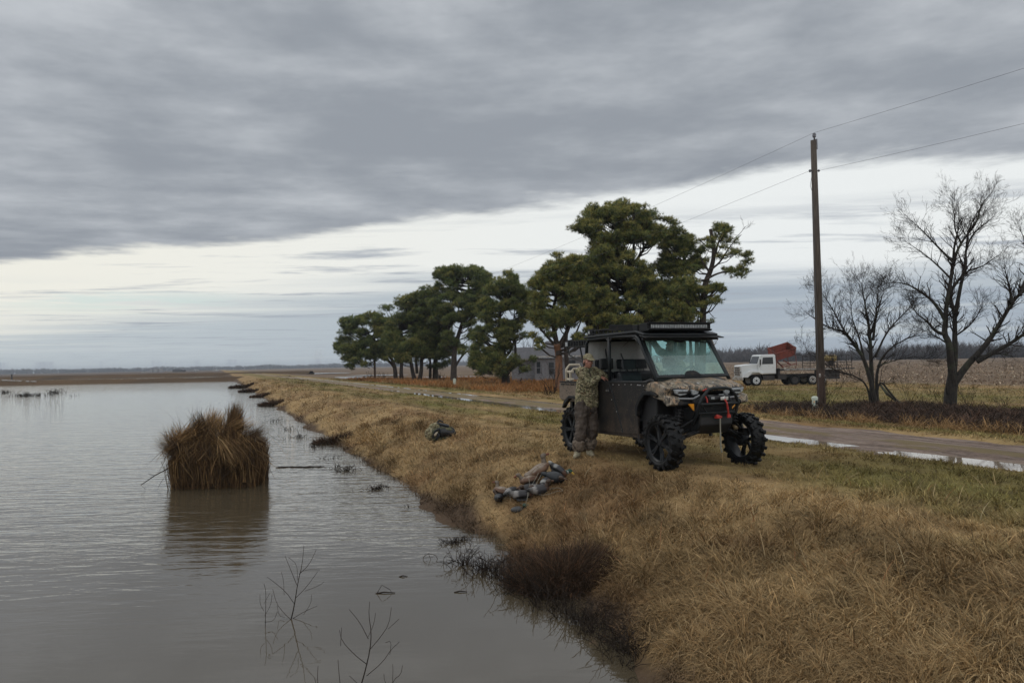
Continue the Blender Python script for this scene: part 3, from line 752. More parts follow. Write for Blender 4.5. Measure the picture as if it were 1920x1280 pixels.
for i in range(44):
    k = i/43; px = 868+(1192-868)*k; py = 1056+(1240-1056)*k**1.1; wp.append((px+random.gauss(0, 14), py+random.gauss(0, 7)-8*math.sin(k*3), 13, .09, .30))
weeds('waterline_weeds', wp, 'dead wiry weed stems standing in the shallows along the near mud edge')
weeds('drowned_grass', [(650, 882, 46, .16, .2), (630, 876, 20, .1, .14), (705, 917, 60, .13, .15), (720, 912, 20, .12, .1), (850, 1018, 60, .10, .13), (868, 1012, 40, .08, .11), (835, 1014, 16, .08, .08), (765, 950, 10, .1, .09), (560, 820, 30, .4, .25), (590, 838, 30, .3, .2), (545, 806, 20, .4, .3), (520, 790, 20, .5, .3), (620, 860, 16, .2, .16)],
      'sparse dead grass stems poking out of the water beside the bank')
weeds('marsh_reeds', [(50, 742, 60, 1.2, .55), (70, 742, 50, 1.0, .5), (104, 737, 50, .6, .7), (8, 737, 40, .8, .6), (135, 742, 8, .3, .3), (38, 743, 40, .6, .4)], 'short reed patches in the open water at the far left')
for (px, py, sc_, lab) in ((720, 1112, .075, 'bent drowned branch left of centre in the calm water'), (862, 1110, .05, 'short flat stick beside the bent drowned branch'), (755, 1081, .035, 'tiny chip of wood floating above the bent branch')):
    q = P(px, py, WATER); mb = MB()
    mb.tube([(-sc_*1.2, 0, .0), (0, .01, .012), (sc_*1.6, 0, .006)], [.008, .007, .004], 6)
    if sc_ > .07: mb.tube([(-sc_, 0, .005), (-sc_*.3, 0, .09), (sc_*.8, .01, .04), (sc_*1.2, 0, 0)], [.004, .003, .003, .002], 5)
    o = mb.build('floating_stick', M['twig']); o.location = q; tag(o, lab, 'stick', 'sticks floating in the water')
q = P(808, 1048, WATER); mb = MB()
for sgn in (1,):
    mb.tube([(-.10, 0, -.02), (-.095, 0, .03), (-.03, 0, .075), (.06, 0, .05), (.09, .02, -.02)], .0035, 5); mb.tube([(-.03, 0, .075), (.0, 0, -.01)], .003, 5); mb.tube([(-.095, 0, .03), (-.06, 0, .085)], .002, 4); mb.tube([(-.1, 0, .02), (.03, -.02, .03)], .002, 4)
o = mb.build('drowned_twig', M['twig']); o.location = q; tag(o, 'looped twig arching out of the water above the floating sticks', 'twig')

# ------------------------------------------------------------------ branching trees
def grow(mb, p, d, L, r, depth, nside=4, wander=.25, up=.1, rmin=.004, bend=3, kids=(2, 4), shrink=.62, ang=.7, stats=None):
    pts = [p.copy()]; cur = p.copy(); dd = d.normalized()
    for k in range(bend):
        dd = (dd+Vector((random.gauss(0, wander), random.gauss(0, wander), random.gauss(0, wander)+up))).normalized()
        cur = cur+dd*L/bend; pts.append(cur.copy())
    r1 = max(r*.5, rmin)
    mb.tube(pts, [r, r1], 5 if r > .03 else (4 if r > .012 else 3), False)
    if depth <= 0: return
    n = random.randint(*kids)
    for i in range(n):
        k = random.uniform(.25, 1.0); idx = min(int(k*bend), bend-1); f = k*bend-idx
        q = pts[idx].lerp(pts[idx+1], min(f, 1))
        t = (pts[idx+1]-pts[idx]).normalized(); s = t.orthogonal().normalized(); s = Matrix.Rotation(random.uniform(0, 6.28), 3, t) @ s
        nd = (t*math.cos(ang)+s*math.sin(ang)*random.uniform(.6, 1.2)).normalized()
        grow(mb, q, nd, L*shrink*random.uniform(.7, 1.2), max(r1*random.uniform(.5, .8), rmin), depth-1, nside, wander, up, rmin, bend, kids, shrink, ang)
def along(path, k):
    n = len(path)-1; i = min(int(k*n), n-1); f = k*n-i
    return path[i].lerp(path[i+1], f), (path[i+1]-path[i]).normalized()
def smoothpath(pts, rs, it=2):
    for _ in range(it):
        np_, nr = [pts[0]], [rs[0]]
        for i in range(len(pts)-1):
            np_ += [pts[i].lerp(pts[i+1], .25), pts[i].lerp(pts[i+1], .75)]; nr += [rs[i]*.75+rs[i+1]*.25, rs[i]*.25+rs[i+1]*.75]
        np_.append(pts[-1]); nr.append(rs[-1]); pts, rs = np_, nr
    return pts, rs
def limb_tree(name, base, scale, origin, limbs, label, cat, group, twigL, twign, mt, depth=2, rmin=.004, up=.06, mtw=None):
    """limbs: (list of photo-crop px, r0, r1, depth offset dy)"""
    e = empty(name, base, 0, label, cat, group)
    tr = MB(); tw = MB()
    for pts, r0, r1, dy, nt in limbs:
        P3 = []
        for i, (a, b) in enumerate(pts):
            k = i/(len(pts)-1); P3.append(Vector(((a-origin[0])*scale, dy[0]+(dy[1]-dy[0])*k+random.gauss(0, .05), (origin[1]-b)*scale)))
        rs = [r0+(r1-r0)*(i/(len(pts)-1))**.8 for i in range(len(pts))]
        sp_, sr = smoothpath(P3, rs); tr.tube(sp_, sr, 9 if r0 > .1 else 6, True)
        for i in range(int(nt*twign)):
            k = random.uniform(.18, 1.0)**.75; q, t = along(sp_, k); s = Matrix.Rotation(random.uniform(0, 6.28), 3, t) @ t.orthogonal().normalized()
            d = (t*random.uniform(.3, 1)+s*random.uniform(.4, 1)+Vector((0, 0, .2))).normalized()
            rr = sr[min(int(k*len(sr)), len(sr)-1)]
            grow(tw, q, d, twigL*random.uniform(.5, 1.3), max(min(rr*.45, .03), rmin), depth, wander=.16, up=up, rmin=rmin, kids=(2, 3), shrink=.62, ang=.55, bend=4)
    tr.build('trunk', mt, e, smooth=True); tw.build('twigs', mtw or M['twig'], e)
    return e
b = P(1782, 768); sc = .4219*b.y/F*.96
big = [([(725, 1260), (732, 1150), (745, 1080)], .27, .21, (0, 0), 0),
       ([(742, 1130), (725, 1030), (720, 930), (702, 890), (715, 830), (712, 760), (738, 640), (752, 560), (790, 470), (858, 380), (880, 300), (935, 240)], .165, .012, (0, -.3), 2),
       ([(705, 892), (650, 880), (600, 830), (540, 800), (500, 750)], .085, .008, (-.1, -.9), 1),
       ([(714, 830), (680, 740), (620, 680), (560, 640), (485, 640)], .09, .008, (-.1, .8), 1),
       ([(750, 565), (700, 480), (650, 400), (605, 330)], .06, .008, (-.2, .7), 1), ([(752, 560), (738, 480), (750, 400), (718, 300)], .06, .008, (-.2, -1.0), 1),
       ([(738, 640), (680, 560), (620, 500), (570, 450)], .05, .007, (-.2, .4), 1), ([(790, 470), (770, 400), (800, 330), (805, 270)], .04, .007, (-.2, .6), 1),
       ([(745, 1090), (762, 980), (772, 900), (782, 800), (770, 700), (830, 620), (900, 582), (960, 570), (1045, 520)], .14, .01, (0, 1.0), 2),
       ([(782, 800), (820, 700), (860, 560), (880, 480), (940, 400), (1000, 360), (1060, 320)], .10, .01, (.3, 1.4), 1.5),
       ([(770, 905), (830, 850), (850, 770)], .05, .01, (.3, -.6), 1), ([(880, 480), (870, 420), (900, 330), (960, 250)], .05, .007, (.8, .2), 1),
       ([(735, 1130), (800, 1040), (860, 960), (905, 905), (945, 820), (1000, 725), (1050, 690), (1130, 640)], .155, .03, (0, -1.0), 2),
       ([(830, 1020), (900, 975), (965, 930), (1020, 885), (1065, 830), (1130, 790)], .11, .02, (-.3, -1.6), 1.5), ([(975, 760), (970, 680), (950, 590)], .07, .01, (-.8, -.6), 1),
       ([(1000, 725), (1080, 600), (1120, 520), (1100, 400)], .09, .01, (-.9, .4), 1.5), ([(820, 1000), (900, 990), (1000, 985), (1080, 1000)], .05, .008, (-.3, .7), 1),
       ([(715, 930), (690, 900), (640, 860)], .04, .01, (0, .6), 1), ([(722, 1180), (700, 1150), (702, 1110)], .06, .03, (0, -.2), 0)]
limb_tree('bare_tree', b, sc, (725, 1240), big, 'tallest bare winter tree at the right edge with mossy forked trunk', 'tree', 'bare trees by the track', .68, 30, M['bark_bare'], 3, .0024)
b = P(1640, 766); sc = .4219*b.y/F*.95
mid = [([(380, 1240), (378, 1080), (372, 870), (362, 790), (345, 650)], .13, .012, (0, 0), 2), ([(392, 1240), (345, 1015), (300, 950), (250, 880), (160, 860), (80, 800), (60, 790)], .10, .008, (0, -.5), 2),
       ([(300, 950), (250, 870), (225, 780), (185, 700), (150, 650)], .05, .006, (-.2, .7), 2), ([(400, 1235), (405, 1050), (480, 960), (600, 900), (700, 870)], .08, .006, (0, .6), 1.5), ([(385, 920), (430, 760), (470, 650)], .06, .006, (0, .8), 2),
       ([(375, 900), (400, 780), (405, 690)], .05, .006, (0, -.8), 1.5), ([(370, 1240), (360, 1120), (300, 1080), (220, 1060), (150, 1000), (90, 960)], .05, .005, (0, .7), 2), ([(345, 1015), (330, 900), (300, 800), (310, 640)], .05, .006, (0, .3), 2),
       ([(405, 1040), (520, 1000), (600, 1010)], .03, .005, (0, -.8), 1.5), ([(385, 1240), (410, 1100), (450, 1160), (495, 1225)], .04, .04, (0, -.2), .3), ([(395, 1000), (440, 880), (520, 800), (560, 740)], .05, .006, (0, -.5), 2)]
limb_tree('bare_tree', b, sc, (385, 1240), mid, 'low bushy bare tree of many stems between the pole and the tallest bare tree', 'tree', 'bare trees by the track', .62, 28, M['bark_bare'], 3, .0024)
b = P(1672, 764); mb = MB(); mb.tube([(-.62, .05, 1.1), (-.3, 0, .62), (.1, -.1, .28), (.45, -.2, .0)], [.05, .065, .07, .06], 8)
o = mb.build('fallen_limb', M['lichen'], smooth=True); o.location = (b.x, b.y-.25, b.z); tag(o, 'pale lichened broken limb leaning from the low bushy bare tree', 'branch')
def shrub(px, py, hpx, n, label, spread=.5, rm=.004, name='bare_shrub', depth=2, z=None):
    b = P(px, py, z); h = hpx*b.y/F; e = empty(name, b, 0, label, 'shrub', 'leafless shrubs'); mb = MB()
    for i in range(n):
        d = Vector((random.gauss(0, spread), random.gauss(0, spread), 1))
        grow(mb, Vector((random.gauss(0, .05), random.gauss(0, .05), -.05)), d, h*random.uniform(.4, .65), rm*2.2, depth, wander=.16, up=.12, rmin=rm, kids=(2, 3), shrink=.6, ang=.55)
    mb.build('stems', M['twig'], e); return e
shrub(1708, 762, 110, 5, 'thin leafless sapling between the two bare trees', .25)
shrub(1763, 760, 55, 7, 'small leafless shrub left of the tallest tree trunk', .6)
shrub(1812, 762, 60, 7, 'small leafless shrub right of the tallest tree trunk', .6)
shrub(1880, 775, 55, 6, 'leafless weed stems at the right edge by the brush', .5)
shrub(1545, 772, 90, 6, 'leafless suckers crowding behind the foot of the pole', .55)
shrub(1735, 690+85, 40, 5, 'wispy leafless stems in front of the tallest tree', .6)
# submerged saplings in front
def sapling(base_px, sc_, limbs, label):
    b = P(base_px[0], base_px[1], WATER); sc = sc_*b.y/F/math.cos(R(20))
    e = empty('drowned_sapling', b, 0, label, 'sapling', 'bare saplings standing in the water'); mb = MB()
    for pts, r0 in limbs:
        P3 = [Vector(((a-limbs[0][0][0][0])*sc, (random.random()-.5)*.05+(i*.03), (limbs[0][0][0][1]-q)*sc)) for i, (a, q) in enumerate(pts)]
        P3[0].z -= .02
        sp_, sr = smoothpath(P3, [r0+(.0018-r0)*i/(len(P3)-1) for i in range(len(P3))], 1); mb.tube(sp_, sr, 5)
    mb.build('stems', M['twig'], e); return e
k_ = .448
sapling((545, 1160), k_, [([(322, 447), (335, 400), (345, 310), (358, 250), (366, 172)], .0065), ([(345, 310), (320, 260), (295, 210)], .003), ([(350, 290), (345, 240), (310, 215)], .002), ([(358, 265), (395, 240), (416, 190)], .003),
    ([(340, 360), (380, 330), (425, 270)], .003), ([(380, 330), (430, 325), (448, 312)], .002), ([(338, 380), (300, 345), (240, 300), (222, 290)], .003), ([(300, 345), (290, 300), (280, 270)], .002), ([(325, 440), (295, 425), (262, 390), (240, 340)], .003),
    ([(323, 442), (370, 425), (420, 405)], .003), ([(370, 425), (400, 390), (398, 360)], .002), ([(300, 430), (270, 440), (262, 400)], .002), ([(358, 260), (385, 262), (430, 268)], .0018)], 'taller bare sapling standing in calm water with its full reflection below')
sapling((497, 1175), k_, [([(218, 470), (214, 400), (212, 340), (205, 310)], .003), ([(214, 400), (195, 385), (192, 350)], .002), ([(216, 420), (235, 390), (240, 350)], .002), ([(218, 440), (250, 450), (262, 415)], .002), ([(216, 370), (232, 345)], .0015)], 'short thin sapling just left of the taller one')
sapling((676, 1283), k_, [([(605, 722), (620, 680), (638, 600), (640, 540), (630, 470), (628, 430)], .006), ([(640, 580), (680, 550), (715, 500), (722, 440)], .003), ([(715, 500), (755, 480)], .002), ([(630, 640), (580, 610), (530, 560), (512, 530)], .003), ([(530, 560), (528, 510)], .002),
    ([(636, 540), (600, 490), (555, 445)], .003), ([(628, 680), (690, 640), (720, 600), (752, 575)], .003), ([(720, 600), (725, 560), (700, 570)], .002), ([(636, 530), (655, 500), (660, 460)], .002), ([(600, 720), (560, 690)], .002)], 'bare sapling cut by the bottom edge of the picture')
sapling((600, 1300), k_, [([(458, 740), (445, 690), (440, 650)], .003), ([(450, 710), (430, 690)], .002)], 'lone twig at the bottom edge left of the cut off sapling')
sapling((640, 1296), k_, [([(545, 740), (535, 680), (525, 630)], .003)], 'single upright stick at the bottom edge between the saplings')
sapling((732, 1292), k_, [([(735, 730), (745, 700), (770, 690), (775, 660)], .003), ([(742, 705), (742, 660), (738, 650)], .002), ([(735, 715), (710, 705), (706, 680)], .002)], 'small forked twig at the bottom edge right of the saplings')
# ------------------------------------------------------------------ pines
def needles(mb_list, C0, N, rad, sz, cols):
    """N tufts round centre C0 (ellipsoid rad); returns arrays"""
    d = rng.normal(size=(N, 3)); d /= np.linalg.norm(d, axis=1)[:, None]; q = rng.random(N)**.42
    p = C0+d*q[:, None]*rad*np.array([1, 1, .72])
    out = d*.8+np.array([0, 0, .55]); out /= np.linalg.norm(out, axis=1)[:, None]
    mb_list.append((p, out, np.full(N, sz), cols(N, q, d)))
def foliage(name, mbl, parent, nn=13):
    p = np.concatenate([a[0] for a in mbl]); o_ = np.concatenate([a[1] for a in mbl]); s_ = np.concatenate([a[2] for a in mbl]); c_ = np.concatenate([a[3] for a in mbl])
    N = len(p); p = np.repeat(p, nn, 0); o_ = np.repeat(o_, nn, 0); s_ = np.repeat(s_, nn); c_ = np.repeat(c_, nn, 0)
    d = o_+rng.normal(0, .62, (N*nn, 3)); d /= np.linalg.norm(d, axis=1)[:, None]
    L = s_*rng.uniform(.7, 1.3, N*nn); sd_ = np.cross(d, rng.normal(size=(N*nn, 3))); sd_ /= np.linalg.norm(sd_, axis=1)[:, None]+1e-9
    wd = (L*.105)[:, None]; V = np.stack([p-sd_*wd*.5, p+sd_*wd*.5, p+d*L[:, None]], 1).reshape(-1, 3)
    c = c_*rng.uniform(.7, 1.3, (N*nn, 1)); cc = np.repeat(c[:, None], 3, 1).reshape(-1, 3)
    return mesh_np(name, V, np.arange(len(V)), np.full(N*nn, 3), M['needle'], parent=parent, col=np.clip(cc, .003, 1))
def pine(base_px, dist, trunks, pads, label, warm=.5, sz=.26, dens=1.0, group='pines in a row beside the track', bark_='bark', ground=None, depthk=1.0, bare=()):
    """trunks: photo paths [(x,y)..], r0, r1, bark ; pads: (x, y, r) in photo px"""
    bx = PD(base_px[0], base_px[1], dist); gz = zw(bx.x, bx.y)
    e = empty('pine_tree', (bx.x, bx.y, gz), 0, label, 'tree', group); k = dist/F
    def loc(px, py, dy=0.0):
        w_ = PD(px, py, dist+dy); return Vector((w_.x-bx.x, dy, w_.z-gz))
    paths = []; tm = {}
    for pts, r0, r1, bk in trunks:
        P3 = [loc(a, b, (random.random()-.5)*.5*min(i, 3)*.5) for i, (a, b) in enumerate(pts)]
        if pts[0][1] > base_px[1]-6: P3[0] = Vector((P3[0].x, P3[0].y, -.15))
        rs = [r0+(r1-r0)*i/(len(P3)-1) for i in range(len(P3))]; a, b = smoothpath(P3, rs)
        paths.append((a, b)); tm.setdefault(bk, MB()).tube(a, b, 9)
    br = tm.setdefault(trunks[0][3] if trunks[0][3] != 'bark_orange' else 'bark', MB()); fol = []
    ctr = loc(np.mean([p[0] for p in pads]), np.mean([p[1] for p in pads]))
    pads = [(a+random.gauss(0, 2), b+random.gauss(0, 2), r*1.12) for a, b, r in pads]+[(a+random.gauss(0, r*.6), b+random.gauss(0, r*.6), r*.75) for a, b, r in pads if r > 9]+[(a+random.gauss(0, r*.8), b+random.gauss(0, r*.5), r*.6) for a, b, r in pads if r > 9]
    W_ = (max(p[0] for p in pads)-min(p[0] for p in pads))*k*.5
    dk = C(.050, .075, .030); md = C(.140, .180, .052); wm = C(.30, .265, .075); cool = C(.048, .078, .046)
    for (px, py, pr) in pads:
        r = pr*k; c0 = loc(px, py); hx = (c0.x-ctr.x)/max(W_, .1); room = W_*.85*math.sqrt(max(.05, 1-min(hx*hx, .95)))*depthk
        for q in range(2 if room > r*.8 else 1):
            dy = random.uniform(-1, 1)*room if q == 0 else -math.copysign(1, dy)*random.uniform(.2, .9)*room
            cc = Vector((c0.x*(1+dy/dist), dy, c0.z+(c0.z+gz-CAMZ)*dy/dist))
            # the limb that carries this pad
            best = None
            for a, b in paths:
                for i in range(len(a)):
                    dz = cc.z-a[i].z; h = math.hypot(cc.x-a[i].x, cc.y-a[i].y)
                    cost = abs(dz-.35*h-.15)+.6*h+2.0*max(0, dz-.6*h-.6)+(2 if dz < -.4 else 0)
                    if best is None or cost < best[0]: best = (cost, a[i], b[i])
            p0 = best[1]
            if p0.z < 2.6 and (cc-p0).length > 2: p0 = cc+Vector((-.6*(1 if cc.x > p0.x else -1), 0, -.45))
            mid_ = p0.lerp(cc, .5)+Vector((0, 0, -.12*(cc-p0).length)); r0 = min(best[2]*.55, .035+.016*(cc-p0).length)
            br.tube([p0, mid_, cc, cc+(cc-mid_).normalized()*r*.4], [r0, r0*.7, r0*.4, .015], 6)
            tone = np.clip(rng.normal(warm, .22), 0, 1)
            n = int(dens*13*r*r/(sz*sz))+6
            for j in range(5):
                a = random.uniform(0, 6.28); h = random.uniform(-.5, .8); q_ = cc+Vector((math.cos(a), math.sin(a), h*.7))*r*.75; br.tube([cc-(cc-mid_)*.15, q_], [r0*.35, .01], 4)
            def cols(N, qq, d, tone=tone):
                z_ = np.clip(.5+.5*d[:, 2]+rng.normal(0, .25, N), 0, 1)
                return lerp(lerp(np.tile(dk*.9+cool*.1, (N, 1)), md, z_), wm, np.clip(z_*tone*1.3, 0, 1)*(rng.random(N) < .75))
            # a pad is several smaller clumps
            m = max(3, int(4+2*random.random()))
            for j in range(m):
                a = random.uniform(0, 6.28); b_ = random.uniform(-.5, .75)
                sub = np.array(cc)+np.array([math.cos(a)*.55, math.sin(a)*.55, b_*.55])*r
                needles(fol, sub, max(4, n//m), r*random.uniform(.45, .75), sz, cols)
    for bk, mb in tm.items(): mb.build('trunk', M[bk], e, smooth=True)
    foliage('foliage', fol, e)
    if bare:
        for (x0, y0, x1, y1) in bare:
            tw = MB(); a = loc(x0, y0); b = loc(x1, y1); grow(tw, a, (b-a), (b-a).length, .03, 2, rmin=.008, kids=(3, 4), shrink=.5)
            tw.build('dead_twigs', M['twig'], e)
    return e
def ring(cx, cy, rx, ry, n, r, jit=.25, fill=.5):
    o = []
    for i in range(n):
        a = random.uniform(0, 6.28); q = math.sqrt(random.uniform(fill*fill*.3, 1)); o.append((cx+rx*q*math.cos(a), cy+ry*q*math.sin(a), r*random.uniform(.75, 1.25)))
    return o
def crown(outline, r, n, inner=None):
    """pads along the outline (x,y list, polygon) inset by r, plus n inside"""
    o = []; cx = sum(p[0] for p in outline)/len(outline); cy = sum(p[1] for p in outline)/len(outline)
    m = len(outline)
    for i in range(m):
        a, b = outline[i], outline[(i+1) % m]; L = math.hypot(b[0]-a[0], b[1]-a[1]); k = max(1, int(L/(r*1.25)))
        for j in range(k):
            x = a[0]+(b[0]-a[0])*j/k; y = a[1]+(b[1]-a[1])*j/k; d = math.hypot(cx-x, cy-y)+1e-6; q = r*random.uniform(.75, 1.1)/d
            o.append((x+(cx-x)*q, y+(cy-y)*q, r*random.uniform(.7, 1.15)))
    def inside(x, y):
        c = False
        for i in range(m):
            x1, y1 = outline[i]; x2, y2 = outline[(i+1) % m]
            if (y1 > y) != (y2 > y) and x < (x2-x1)*(y-y1)/(y2-y1)+x1: c = not c
        return c
    xs = [p[0] for p in outline]; ys = [p[1] for p in outline]; t = 0
    while t < n:
        x = random.uniform(min(xs), max(xs)); y = random.uniform(min(ys), max(ys))
        if inside(x, y): o.append((x, y, r*random.uniform(.7, 1.2))); t += 1
    return o
B_ = 'bark'
pine((742, 715), 100, [([(742, 716), (741, 690), (735, 672), (715, 650), (690, 625)], .32, .1, B_), ([(753, 716), (752, 690), (756, 655), (750, 620)], .3, .1, B_), ([(741, 692), (724, 668), (694, 657), (652, 655)], .16, .06, B_)],
     crown([(636, 640), (634, 660), (645, 680), (665, 672), (700, 668), (735, 665), (745, 640), (735, 600), (700, 586), (672, 588), (645, 608)], 12, 26)+[(675, 683, 8), (660, 678, 7), (690, 686, 7)],
     'leftmost broad low pine of the row behind the leaning service pole', .3, .3)
pine((783, 719), 92, [([(780, 719), (774, 700), (771, 680), (765, 650), (750, 620)], .3, .1, B_), ([(784, 719), (790, 700), (791, 670), (795, 640)], .32, .1, B_), ([(782, 700), (780, 675), (778, 640)], .2, .08, B_)],
     crown([(722, 610), (742, 590), (752, 562), (790, 546), (818, 548), (826, 580), (822, 640), (800, 668), (760, 676), (732, 668)], 13, 40),
     'second pine from the left with three stems forking at the base', .35, .3)
pine((815, 718), 94, [([(817, 718), (816, 690), (818, 650), (815, 610)], .42, .12, B_), ([(806, 716), (807, 690), (806, 660)], .22, .1, B_)],
     crown([(795, 600), (815, 580), (840, 610), (845, 660), (835, 672), (805, 672), (790, 640)], 12, 18)+[(840, 680, 9), (825, 684, 8), (805, 690, 6)],
     'dark pine with a stubby second stem just left of the tall round topped pine', .1, .3)
pine((850, 718), 88, [([(850, 719), (851, 690), (852, 655), (865, 610), (880, 570), (878, 530)], .42, .08, B_), ([(852, 690), (865, 668), (880, 655)], .16, .06, B_), ([(866, 605), (890, 580), (905, 550)], .16, .05, B_), ([(852, 660), (840, 620), (845, 560)], .18, .06, B_)],
     crown([(812, 540), (822, 515), (850, 500), (885, 499), (910, 512), (922, 528), (912, 560), (895, 580), (870, 600), (835, 610), (820, 580)], 12, 36)+[(880, 605, 10), (895, 590, 8), (850, 640, 11), (880, 632, 9), (840, 625, 11), (870, 655, 9), (830, 650, 9), (890, 620, 8)],
     'tallest round topped pine in the middle of the row with a bare forked trunk', .22, .28)
pine((948, 726), 70, [([(949, 727), (948, 700), (944, 670), (938, 640), (935, 600), (945, 560)], .45, .08, B_), ([(944, 672), (960, 655), (966, 630), (965, 590)], .16, .05, B_), ([(967, 668), (966, 640), (962, 600)], .14, .06, B_), ([(946, 694), (930, 676), (905, 668), (892, 672)], .14, .05, B_), ([(947, 690), (960, 682), (985, 684)], .1, .04, B_)],
     crown([(905, 560), (915, 538), (945, 527), (970, 532), (992, 548), (1000, 570), (990, 600), (965, 615), (945, 660), (960, 685), (935, 695), (900, 700), (880, 670), (890, 640), (905, 600)], 12, 48)+[(985, 690, 9), (970, 684, 9), (1000, 672, 7), (985, 630, 8), (975, 610, 8)],
     'shorter conical pine with low skirts standing left of the old house', .45, .26)
pine((1050, 738), 54, [([(1050, 739), (1048, 700), (1048, 665), (1044, 645)], .30, .24, 'bark_orange'), ([(1048, 665), (1042, 635), (1036, 600), (1040, 560), (1060, 520)], .22, .07, B_), ([(1048, 650), (1062, 625), (1075, 590), (1080, 540)], .2, .06, B_), ([(1044, 650), (1025, 630), (1008, 610)], .12, .05, B_)],
     crown([(998, 540), (1010, 515), (1030, 502), (1052, 492), (1060, 478), (1085, 478), (1100, 500), (1105, 560), (1100, 600), (1070, 612), (1040, 610), (1015, 620), (1000, 600)], 13, 50)+[(1010, 640, 9), (1030, 628, 9), (1000, 628, 8), (1085, 630, 10), (1015, 652, 7), (1100, 620, 9), (1110, 635, 9), (1090, 645, 8)],
     'pine with an orange stripped trunk beside the old house', .75, .24)
pine((1066, 722), 74, [([(1068, 723), (1064, 690), (1060, 650), (1065, 600)], .34, .12, B_), ([(1062, 660), (1078, 630), (1090, 600)], .16, .06, B_)],
     ring(1075, 585, 28, 26, 14, 12), 'dark trunked pine close behind the orange trunked one', .5, .26)
pine((1150, 735), 56, [([(1150, 736), (1140, 690), (1128, 655), (1112, 625), (1100, 600)], .38, .2, B_), ([(1150, 700), (1160, 660), (1165, 620), (1180, 560), (1186, 500), (1190, 430)], .36, .07, B_), ([(1186, 500), (1205, 470), (1225, 440)], .14, .05, B_), ([(1183, 540), (1170, 500), (1150, 450)], .14, .05, B_)],
     crown([(1088, 425), (1110, 398), (1145, 385), (1195, 382), (1210, 400), (1215, 430), (1240, 440), (1230, 460), (1180, 450), (1130, 455), (1108, 445)], 12, 30)+
     crown([(1092, 480), (1110, 465), (1160, 455), (1175, 470), (1215, 500), (1235, 560), (1230, 620), (1180, 640), (1110, 625), (1095, 570)], 14, 58)+
     [(1225, 398, 9), (1235, 405, 8), (1255, 412, 9), (1262, 420, 8), (1245, 440, 11), (1230, 425, 9), (1105, 640, 10), (1150, 640, 12), (1190, 640, 12), (1130, 648, 10)],
     'tallest broad pine rising behind the cab of the utility vehicle', .7, .24, dens=1.0)
pine((1270, 735), 58, [([(1270, 736), (1268, 680), (1266, 620), (1262, 580), (1275, 520), (1285, 470)], .44, .07, B_), ([(1264, 600), (1245, 560), (1240, 520)], .16, .06, B_)],
     crown([(1245, 435), (1262, 428), (1280, 445), (1298, 450), (1295, 470), (1320, 480), (1318, 500), (1280, 520), (1240, 515), (1240, 470)], 11, 18)+ring(1262, 560, 28, 30, 10, 12)+ring(1250, 600, 34, 20, 12, 12)+[(1225, 600, 12), (1232, 575, 11)],
     'thick trunked pine between the broad pine and the broken topped pine', .6, .24)
pine((1312, 735), 54, [([(1312, 736), (1316, 690), (1318, 640), (1318, 560), (1322, 530), (1334, 505), (1340, 470), (1332, 430)], .30, .12, B_), ([(1298, 736), (1296, 670), (1294, 630), (1284, 600)], .16, .06, B_), ([(1308, 700), (1306, 640), (1308, 600)], .2, .1, B_),
      ([(1322, 525), (1345, 512), (1370, 508), (1395, 500)], .09, .03, B_), ([(1330, 510), (1318, 492), (1312, 480)], .09, .04, B_), ([(1334, 505), (1352, 490), (1368, 462), (1390, 440)], .08, .02, B_), ([(1340, 480), (1348, 450), (1358, 430)], .09, .03, B_)],
     [(1355, 422, 10), (1365, 430, 10), (1348, 432, 9), (1335, 448, 9), (1325, 462, 9), (1360, 445, 10), (1345, 460, 9), (1370, 478, 8), (1352, 482, 8), (1378, 470, 7), (1320, 455, 6), (1372, 450, 7),
      (1375, 510, 9), (1390, 502, 9), (1402, 492, 9), (1398, 480, 7), (1405, 475, 6), (1385, 515, 8), (1400, 512, 7), (1365, 505, 7)]+
     crown([(1250, 545), (1285, 525), (1320, 535), (1350, 540), (1348, 560), (1320, 575), (1285, 590), (1255, 580)], 10, 18)+ring(1265, 600, 25, 18, 10, 9)+[(1325, 605, 6), (1290, 512, 8), (1305, 500, 8), (1300, 612, 8), (1275, 620, 9)],
     'broken topped pine with long side limbs at the right end of the group', .7, .23, dens=.9, depthk=.7, bare=((1370, 450, 1400, 425), (1330, 585, 1335, 600)))
shrub(996, 712, 90, 7, 'thin bare tree rising behind the left end of the old house', .3, .018, 'bare_tree', 3)
shrub(962, 712, 70, 5, 'bare stems behind the shorter conical pine', .3, .014)
shrub(1038, 738, 92, 4, 'dead leaning sapling tangled before the orange trunked pine', .35, .012)
shrub(928, 727, 26, 6, 'tuft of bare twigs at the foot of the shorter conical pine', .8, .008)
shrub(826, 716, 22, 14, 'dense little twiggy bush under the dark pines', .9, .012)
shrub(1028, 742, 34, 8, 'bare bramble before the old house', 1.0, .008)
for (px, lab) in ((640+52, 'wispy weeds at the foot of the service pole'), (716, 'wispy leafless weeds left of the leftmost pine trunks')):
    shrub(px, 714, 22, 5, lab, .8, .012)
q = P(975, 722); mb = MB(); mb.tube([(-.3, 0, .05), (0, 0, .35), (.2, 0, .75)], [.14, .12, .06], 7); mb.tube([(0, 0, .3), (-.5, .1, .5)], [.07, .03], 6)
o = mb.build('tree_stump', M['bark']); o.location = q; tag(o, 'dark jagged stump in the orange grass before the old house', 'stump')
